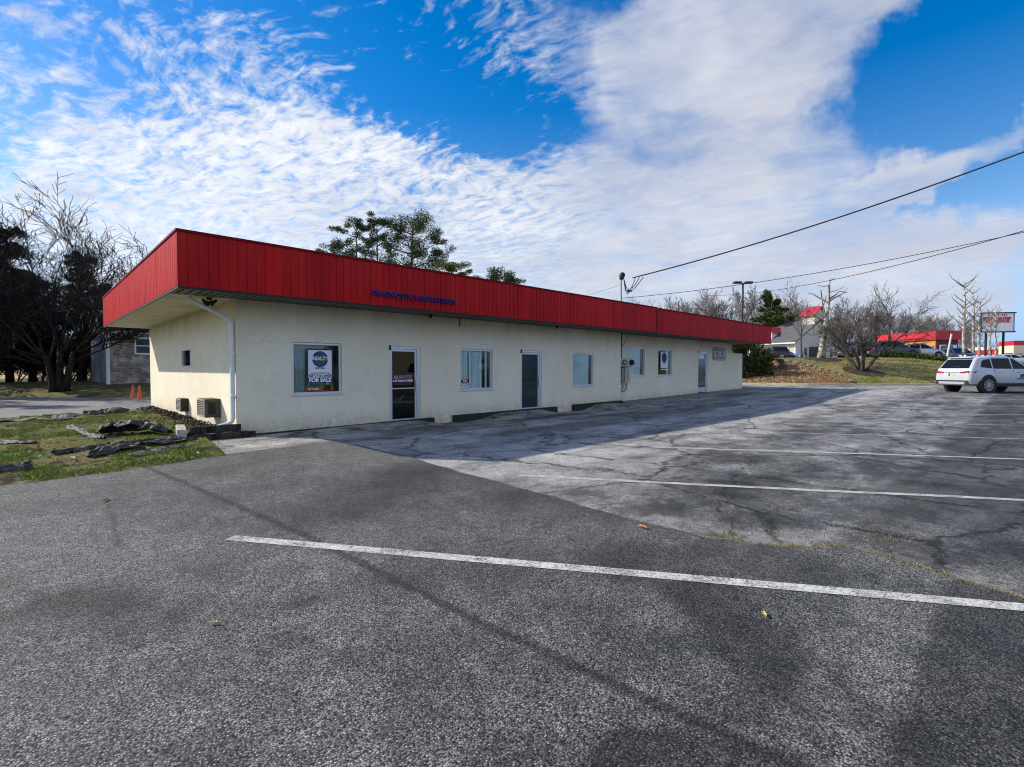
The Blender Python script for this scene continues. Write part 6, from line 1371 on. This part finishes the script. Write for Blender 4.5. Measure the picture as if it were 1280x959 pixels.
def make_car(name, label, cat, kind, paint, loc, head, group=None, detail=False, plate=None):
    """x forward, y to the car's left, z up, origin on the ground"""
    sh = SHAPES[kind]; W = sh['W']; t = thing(name, label, cat, loc, group, head)
    mb = MB(); st = sh['body']; fine = []
    for k in range(len(st)-1):
        for q in range(4): fine.append(tuple(lerp(st[k][i], st[k+1][i], q/4) for i in range(4)))
    fine.append(st[-1])
    def ring(s):
        x, zb, zt, wf = s; w = W*wf; h = zt-zb
        half = [(0.86*w, zb), (0.97*w, zb+0.10*h), (w, zb+0.36*h), (0.995*w, zb+0.62*h), (0.975*w, zb+0.80*h), (0.945*w, zb+0.93*h), (0.88*w, zt), (0.45*w, zt+0.025), (0, zt+0.03)]
        return [(x, y, z) for y, z in half]+[(x, -y, z) for y, z in reversed(half[:-1])]
    n = len(ring(fine[0]))
    for k, s in enumerate(fine):
        mb.v += ring(s)
        if k:
            for i in range(n): mb.f.append(((k-1)*n+i, (k-1)*n+(i+1) % n, k*n+(i+1) % n, k*n+i))
    mb.f.append(tuple(range(n))); mb.f.append(tuple((len(fine)-1)*n+i for i in reversed(range(n))))
    body = local(mb, 'body', paint, t, smooth=True)
    e = body.modifiers.new('edges', 'EDGE_SPLIT'); e.split_angle = R(38)
    hp = sh['house']; zlo = min(hp[0][1], hp[-1][1]); zhi = max(z for _, z in hp)
    hw = lambda z: W*lerp(sh['wb'], sh['wt'], max(0, min(1, (z-zlo)/(zhi-zlo))))
    mb = MB(); nn = len(hp)
    for s in (1, -1): mb.poly([(x, s*hw(z), z) for x, z in hp])
    for (xa, za), (xb, zb_) in zip(hp, hp[1:]): mb.quad((xa, hw(za), za), (xb, hw(zb_), zb_), (xb, -hw(zb_), zb_), (xa, -hw(za), za))
    bm = bmesh.new(); me = bpy.data.meshes.new('roof'); me.from_pydata(mb.v, [], mb.f); bm.from_mesh(me); bmesh.ops.remove_doubles(bm, verts=bm.verts, dist=0.001); bmesh.ops.recalc_face_normals(bm, faces=bm.faces); bm.to_mesh(me); bm.free()
    me.materials.append(paint); ro = bpy.data.objects.new('roof', me); COL.objects.link(ro); ro.parent = t
    bv = ro.modifiers.new('b', 'BEVEL'); bv.width = 0.10 if kind == 'suv' else 0.05; bv.segments = 3; bv.limit_method = 'ANGLE'; bv.angle_limit = R(35)
    me.polygons.foreach_set('use_smooth', [True]*len(me.polygons)); e = ro.modifiers.new('edges', 'EDGE_SPLIT'); e.split_angle = R(40)
    for s in (1, -1):
        for win in sh['sidewin']:
            mb = MB(); mb.prism([(x, s*(hw(z)+0.006), z) for x, z in win], (0, -s*0.012, 0)); local(mb, 'side_window', M_cglass, t)
    # rear and front glass on the sloping ends of the greenhouse
    def end_glass(pa, pb, f0, f1, name):
        (xa, za), (xb, zb_) = pa, pb; d = V((xb-xa, 0, zb_-za)); nrm = V((-d.z, 0, d.x)).normalized()*(1 if xa < xb else -1)
        a, b = V((xa, 0, za))+d*f0, V((xa, 0, za))+d*f1; wa, wb2 = hw(a.z)*0.86, hw(b.z)*0.86
        mb = MB(); mb.prism([a+nrm*0.006+V((0, wa, 0)), a+nrm*0.006-V((0, wa, 0)), b+nrm*0.006-V((0, wb2, 0)), b+nrm*0.006+V((0, wb2, 0))], -nrm*0.012); return local(mb, name, M_cglass, t)
    if kind == 'suv':
        end_glass(hp[1], hp[2], 0.03, 0.90, 'rear_window'); end_glass(hp[-1], hp[-2], 0.06, 0.92, 'windscreen')
    else:
        end_glass(hp[0], hp[1], 0.10, 0.90, 'rear_window'); end_glass(hp[-1], hp[-2], 0.06, 0.92, 'windscreen')
    xr, xf = st[0][0], st[-1][0]
    zb0 = st[3][1]
    mb = MB()
    if kind == 'suv':
        for s in (1, -1): mb.box((sh['wheels'][0]+0.5, s*W*0.96-0.03, zb0-0.03), (sh['wheels'][1]-0.5, s*W*0.96+0.045, zb0+0.13))
        mb.prism([(xr-0.012, 0.87*W, 0.40), (xr-0.012, 0.87*W, 0.60), (xr-0.012, -0.87*W, 0.60), (xr-0.012, -0.87*W, 0.40)], (0.2, 0, 0))
        for s in (1, -1): mb.prism([(xr+0.03, s*0.87*W, 0.40), (xr+0.03, s*0.87*W, 0.60), (sh['wheels'][0]-0.42, s*(W+0.004), 0.60), (sh['wheels'][0]-0.42, s*(W+0.004), 0.36)], (0, -s*0.12, 0))
    else:
        for s in (1, -1): mb.box((sh['wheels'][0]+0.4, s*W*0.96-0.02, zb0-0.02), (sh['wheels'][1]-0.4, s*W*0.96+0.02, zb0+0.06))
    local(mb, 'cladding', M_clad, t, bevel=0.012)
    for wx in sh['wheels']:
        for s in (1, -1):
            r = sh['wr']; Mw = Matrix.Translation((wx, s*(W-0.10), r)) @ Matrix.Rotation(R(-90*s), 4, 'X')
            mb = MB(); mb.lathe([(r+0.085, -0.12), (r+0.085, 0.103)], 32, Matrix.Translation((wx, s*(W-0.10), r+0.03)) @ Matrix.Rotation(R(-90*s), 4, 'X')); local(mb, 'wheel_arch', M_clad, t)
            mb = MB(); mb.lathe([(r*0.68, 0.09), (r*0.70, 0.125), (r*0.92, 0.130), (r, 0.10), (r, -0.12), (r*0.8, -0.14)], 32, Mw); wo = local(mb, 'wheel', M_tyre, t)
            mb = MB(); mb.lathe([(r*0.13, 0.125), (r*0.15, 0.11)], 12, Mw)
            for k in range(10 if detail else 5):
                a = 2*PI*k/(10 if detail else 5); q = Mw @ Matrix.Rotation(a, 4, 'Z'); mb.box((r*0.10, -r*0.055, 0.105), (r*0.68, r*0.055, 0.122), q)
            mb.tube([Mw @ V((r*0.685*math.cos(2*PI*k/24), r*0.685*math.sin(2*PI*k/24), 0.118)) for k in range(25)], 0.014, 5)
            rim = local(mb, 'rim', M_alloy, wo)
    if detail:
        yb = W*0.80
        for s in (1, -1):
            mb = MB(); mb.prism([(xr-0.004, s*0.44, 0.945), (xr-0.004, s*0.44, 1.005), (xr+0.010, s*0.58, 1.03), (xr+0.03, s*0.84, 1.06), (xr+0.03, s*0.85, 0.88), (xr-0.002, s*0.70, 0.83), (xr-0.004, s*0.60, 0.93)], (0.06, 0, 0)); local(mb, 'tail_light', M_tail, t, bevel=0.008)
            mb = MB(); mb.prism([(xr+0.03, s*0.865, 0.89), (xr+0.03, s*0.86, 1.06), (xr+0.42, s*0.985, 1.075), (xr+0.30, s*0.99, 0.97)], (0, -s*0.06, 0)); local(mb, 'tail_light', M_tail, t, bevel=0.008)
            mb = MB(); mb.box((xr-0.011, s*0.66-0.05, 0.88), (xr-0.005, s*0.66+0.05, 0.93)); local(mb, 'reverse_lamp', M_lampw, t)
        mb = MB(); mb.box((xr-0.013, -0.40, 0.985), (xr+0.02, 0.40, 1.012)); local(mb, 'trim_bar', M_silv, t, bevel=0.005)
        mb = MB(); mb.box((xr-0.008, -0.17, 0.80), (xr+0.02, 0.17, 0.955)); pl_ = local(mb, 'licence_plate', M_plate, t)
        mb = MB(); mb.box((xr-0.011, 0.09, 0.81), (xr-0.004, 0.165, 0.94)); local(mb, 'plate_mark', M_ink, pl_)
        mb = MB(); mb.box((xr-0.026, -0.70, 0.41), (xr-0.005, 0.70, 0.53)); local(mb, 'bumper_insert', M_silv, t, bevel=0.02)
        mb = MB(); mb.tube([(-2.34, 0.0, 1.30), (-2.41, -0.10, 1.25), (-2.36, -0.32, 1.24)], 0.012, 5); mb.tube([(-2.36, 0.0, 1.26), (-2.36, -0.15, 1.255), (-2.33, -0.42, 1.27)], 0.018, 5); local(mb, 'rear_wiper', M_clad, t)
        mb = MB(); mb.prism([(-1.75, 0.02, 1.74), (-1.55, 0.02, 1.77), (-1.72, 0.02, 1.86)], (0, -0.04, 0)); local(mb, 'roof_aerial', M_white, t)
        mb = MB(); mb.box((-2.08, -0.62, 1.685), (-1.78, 0.62, 1.728)); local(mb, 'spoiler', paint, t, bevel=0.012)
        for s in (1, -1):
            for pts in ([(-1.06, 1.12), (-1.02, 0.85), (-0.88, 0.55), (-0.86, 0.47)], [(0.02, 1.11), (0.02, 0.47)], [(1.05, 1.08), (1.12, 0.8), (1.06, 0.47)]):
                def yof(z): return W*(1.0 if z < 0.8 else lerp(1.0, 0.955, (z-0.8)/0.3))+0.002
                mb = MB()
                for (xa, za), (xb, zb_) in zip(pts, pts[1:]): mb.prism([(xa-0.006, s*yof(za), za), (xa+0.006, s*yof(za), za), (xb+0.006, s*yof(zb_), zb_), (xb-0.006, s*yof(zb_), zb_)], (0, -s*0.02, 0))
                local(mb, 'door_gap', M_seam, t)
            for hx_ in (-0.82, 0.22):
                mb = MB(); mb.box((hx_, s*W*0.985-0.012, 0.985), (hx_+0.22, s*W*0.985+0.022, 1.02)); local(mb, 'door_handle', M_silv, t, bevel=0.008)
            mb = MB(); mb.box((0.98, s*(W+0.02)-0.02, 1.10), (1.16, s*(W+0.20)-0.02*0, 1.24)) if s > 0 else mb.box((0.98, -(W+0.20), 1.10), (1.16, -(W-0.02), 1.24)); local(mb, 'door_mirror', paint, t, bevel=0.03)
            mb = MB(); y = s*(W+0.004)
            mb.prism([(0.20, y, 0.66), (0.95, y, 0.66), (0.95, y, 0.71), (0.20, y, 0.71)], (0, -s*0.004, 0)); mb.prism([(0.36, y, 0.74), (0.86, y, 0.74), (0.82, y, 0.90), (0.62, y, 0.94), (0.40, y, 0.88)], (0, -s*0.004, 0)); local(mb, 'door_emblem', plain('emblem_slate_blue', (0.04, 0.06, 0.14), 0.5), t)
            mb = MB(); mb.prism([(xf-0.38, s*0.62, 0.80), (xf-0.30, s*0.82, 0.86), (xf-0.5, s*0.92, 0.92), (xf-0.55, s*0.70, 0.90)], (0.12, 0, 0)); local(mb, 'headlight', M_lampw, t)
    else:
        for s in (1, -1):
            mb = MB(); mb.box((xr-0.01, s*W*0.66-0.12, 0.72), (xr+0.1, s*W*0.66+0.12, 0.86)); local(mb, 'tail_light', M_tail, t, bevel=0.01)
            mb = MB(); mb.box((xf-0.20, s*W*0.60-0.14, 0.60), (xf-0.03, s*W*0.60+0.14, 0.70)); local(mb, 'headlight', M_lampw, t, bevel=0.01)
        mb = MB(); mb.box((xr-0.012, -0.18, 0.60), (xr+0.05, 0.18, 0.71)); local(mb, 'licence_plate', M_lampw, t)
    return t
M_cw = carpaint('white_car_paint', (0.47, 0.50, 0.54)); M_cb = carpaint('black_car_paint', (0.010, 0.010, 0.013), 0.2); M_cs = carpaint('silver_car_paint', (0.42, 0.46, 0.50), 0.3, 0.4); M_cn = carpaint('navy_car_paint', (0.015, 0.025, 0.07), 0.22); M_cl = carpaint('blue_car_paint', (0.10, 0.20, 0.38), 0.25)
# white SUV: rear axle between its two visible rear wheels
hd_ = R(-38); fw = V((math.cos(hd_), math.sin(hd_), 0)); lf_ = V((-fw.y, fw.x, 0)); cen = V((35.66, 1.51, 0))+lf_*0.84+fw*1.43
cen = cen-RGT*0.22
make_car('suv', 'white SUV with red tail lights and yellow plate at the lot edge', 'car', 'suv', M_cw, (cen.x, cen.y, g(cen.x, cen.y)+0.012), math.atan2(fw.y, fw.x), detail=True).scale = (1.0, 1.0, 1.07)
def park(name, label, cat, kind, paint, px, py, D, deg, z=None):
    p = at(px, py, D); make_car(name, label, cat, kind, paint, (p.x, p.y, p.z if z is None else z), R(deg), 'cars parked on the upper lot')
zU = 2.62
park('parked_car', 'black SUV seen from behind in front of the cream wall of the grey house', 'car', 'suv', M_cb, 966, 449, 59, 40, zU-0.25)
park('parked_car', 'blue car with sunlit windscreen close beside the black SUV by the grey house', 'car', 'sedan', M_cl, 979, 449, 60, -100, zU-0.25)
park('parked_car', 'black SUV behind the multi-stemmed tree on the upper lot', 'car', 'suv', M_cb, 1076, 449, 53, -38, zU)
park('parked_car', 'black SUV with silver wheels directly behind the clipped hedge', 'car', 'suv', M_cb, 1114, 446, 51.5, -44, zU)
park('parked_car', 'silver hatchback with sloping nose before the orange shop wall', 'car', 'hatch', M_cs, 1149, 445, 53, -46, zU)
park('parked_car', 'dark car with a white roof right of the leaning post', 'car', 'hatch', M_cn, 1197, 450, 56, -150, 2.3)
park('parked_car', 'white car far behind the roof of the white SUV', 'car', 'sedan', M_cw, 1262, 449, 60, -60, 1.85)
park('parked_car', 'white car at the far right edge before the brown building', 'car', 'hatch', M_cw, 1283, 449, 72, -60, 2.0)

# across the street behind the photographer: what the front windows mirror
M_tanw = siding_mat('tan_siding', (0.30, 0.25, 0.19), (0.34, 0.29, 0.22))
sh_ = thing('house', 'tan gabled house across the street, mirrored in the glass of the front doors', 'house', (30, -26, 0.2))
mb = MB(); mb.prism([(26, -26, 0), (36, -26, 0), (36, -26, 3.0), (31, -26, 5.6), (26, -26, 3.0)], (0, -9, 0)); mb.build('wall', M_tanw, sh_)
mb = MB()
for xa in (25.5, 36.5): mb.prism([(xa, -25.6, 2.76), (31, -25.6, 5.64), (31, -25.6, 5.84), (xa, -25.6, 2.92)], (0, -9.8, 0))
mb.build('roof', M_shing, sh_)
for xx in (27.5, 32.6): mb = MB(); mb.box((xx, -25.99, 1.0), (xx+1.6, -25.95, 2.3)); mb.build('window', M_dpane, sh_)
rng = random.Random(55)
for k in range(13):
    x = -14+k*8.5; y = -36+rng.uniform(-4, 4); dup(cq, (x, y, 0), rng.uniform(0, 6), rng.uniform(0.7, 0.95), 'dark cedar in the row across the street behind the photographer')['group'] = 'cedars across the street'
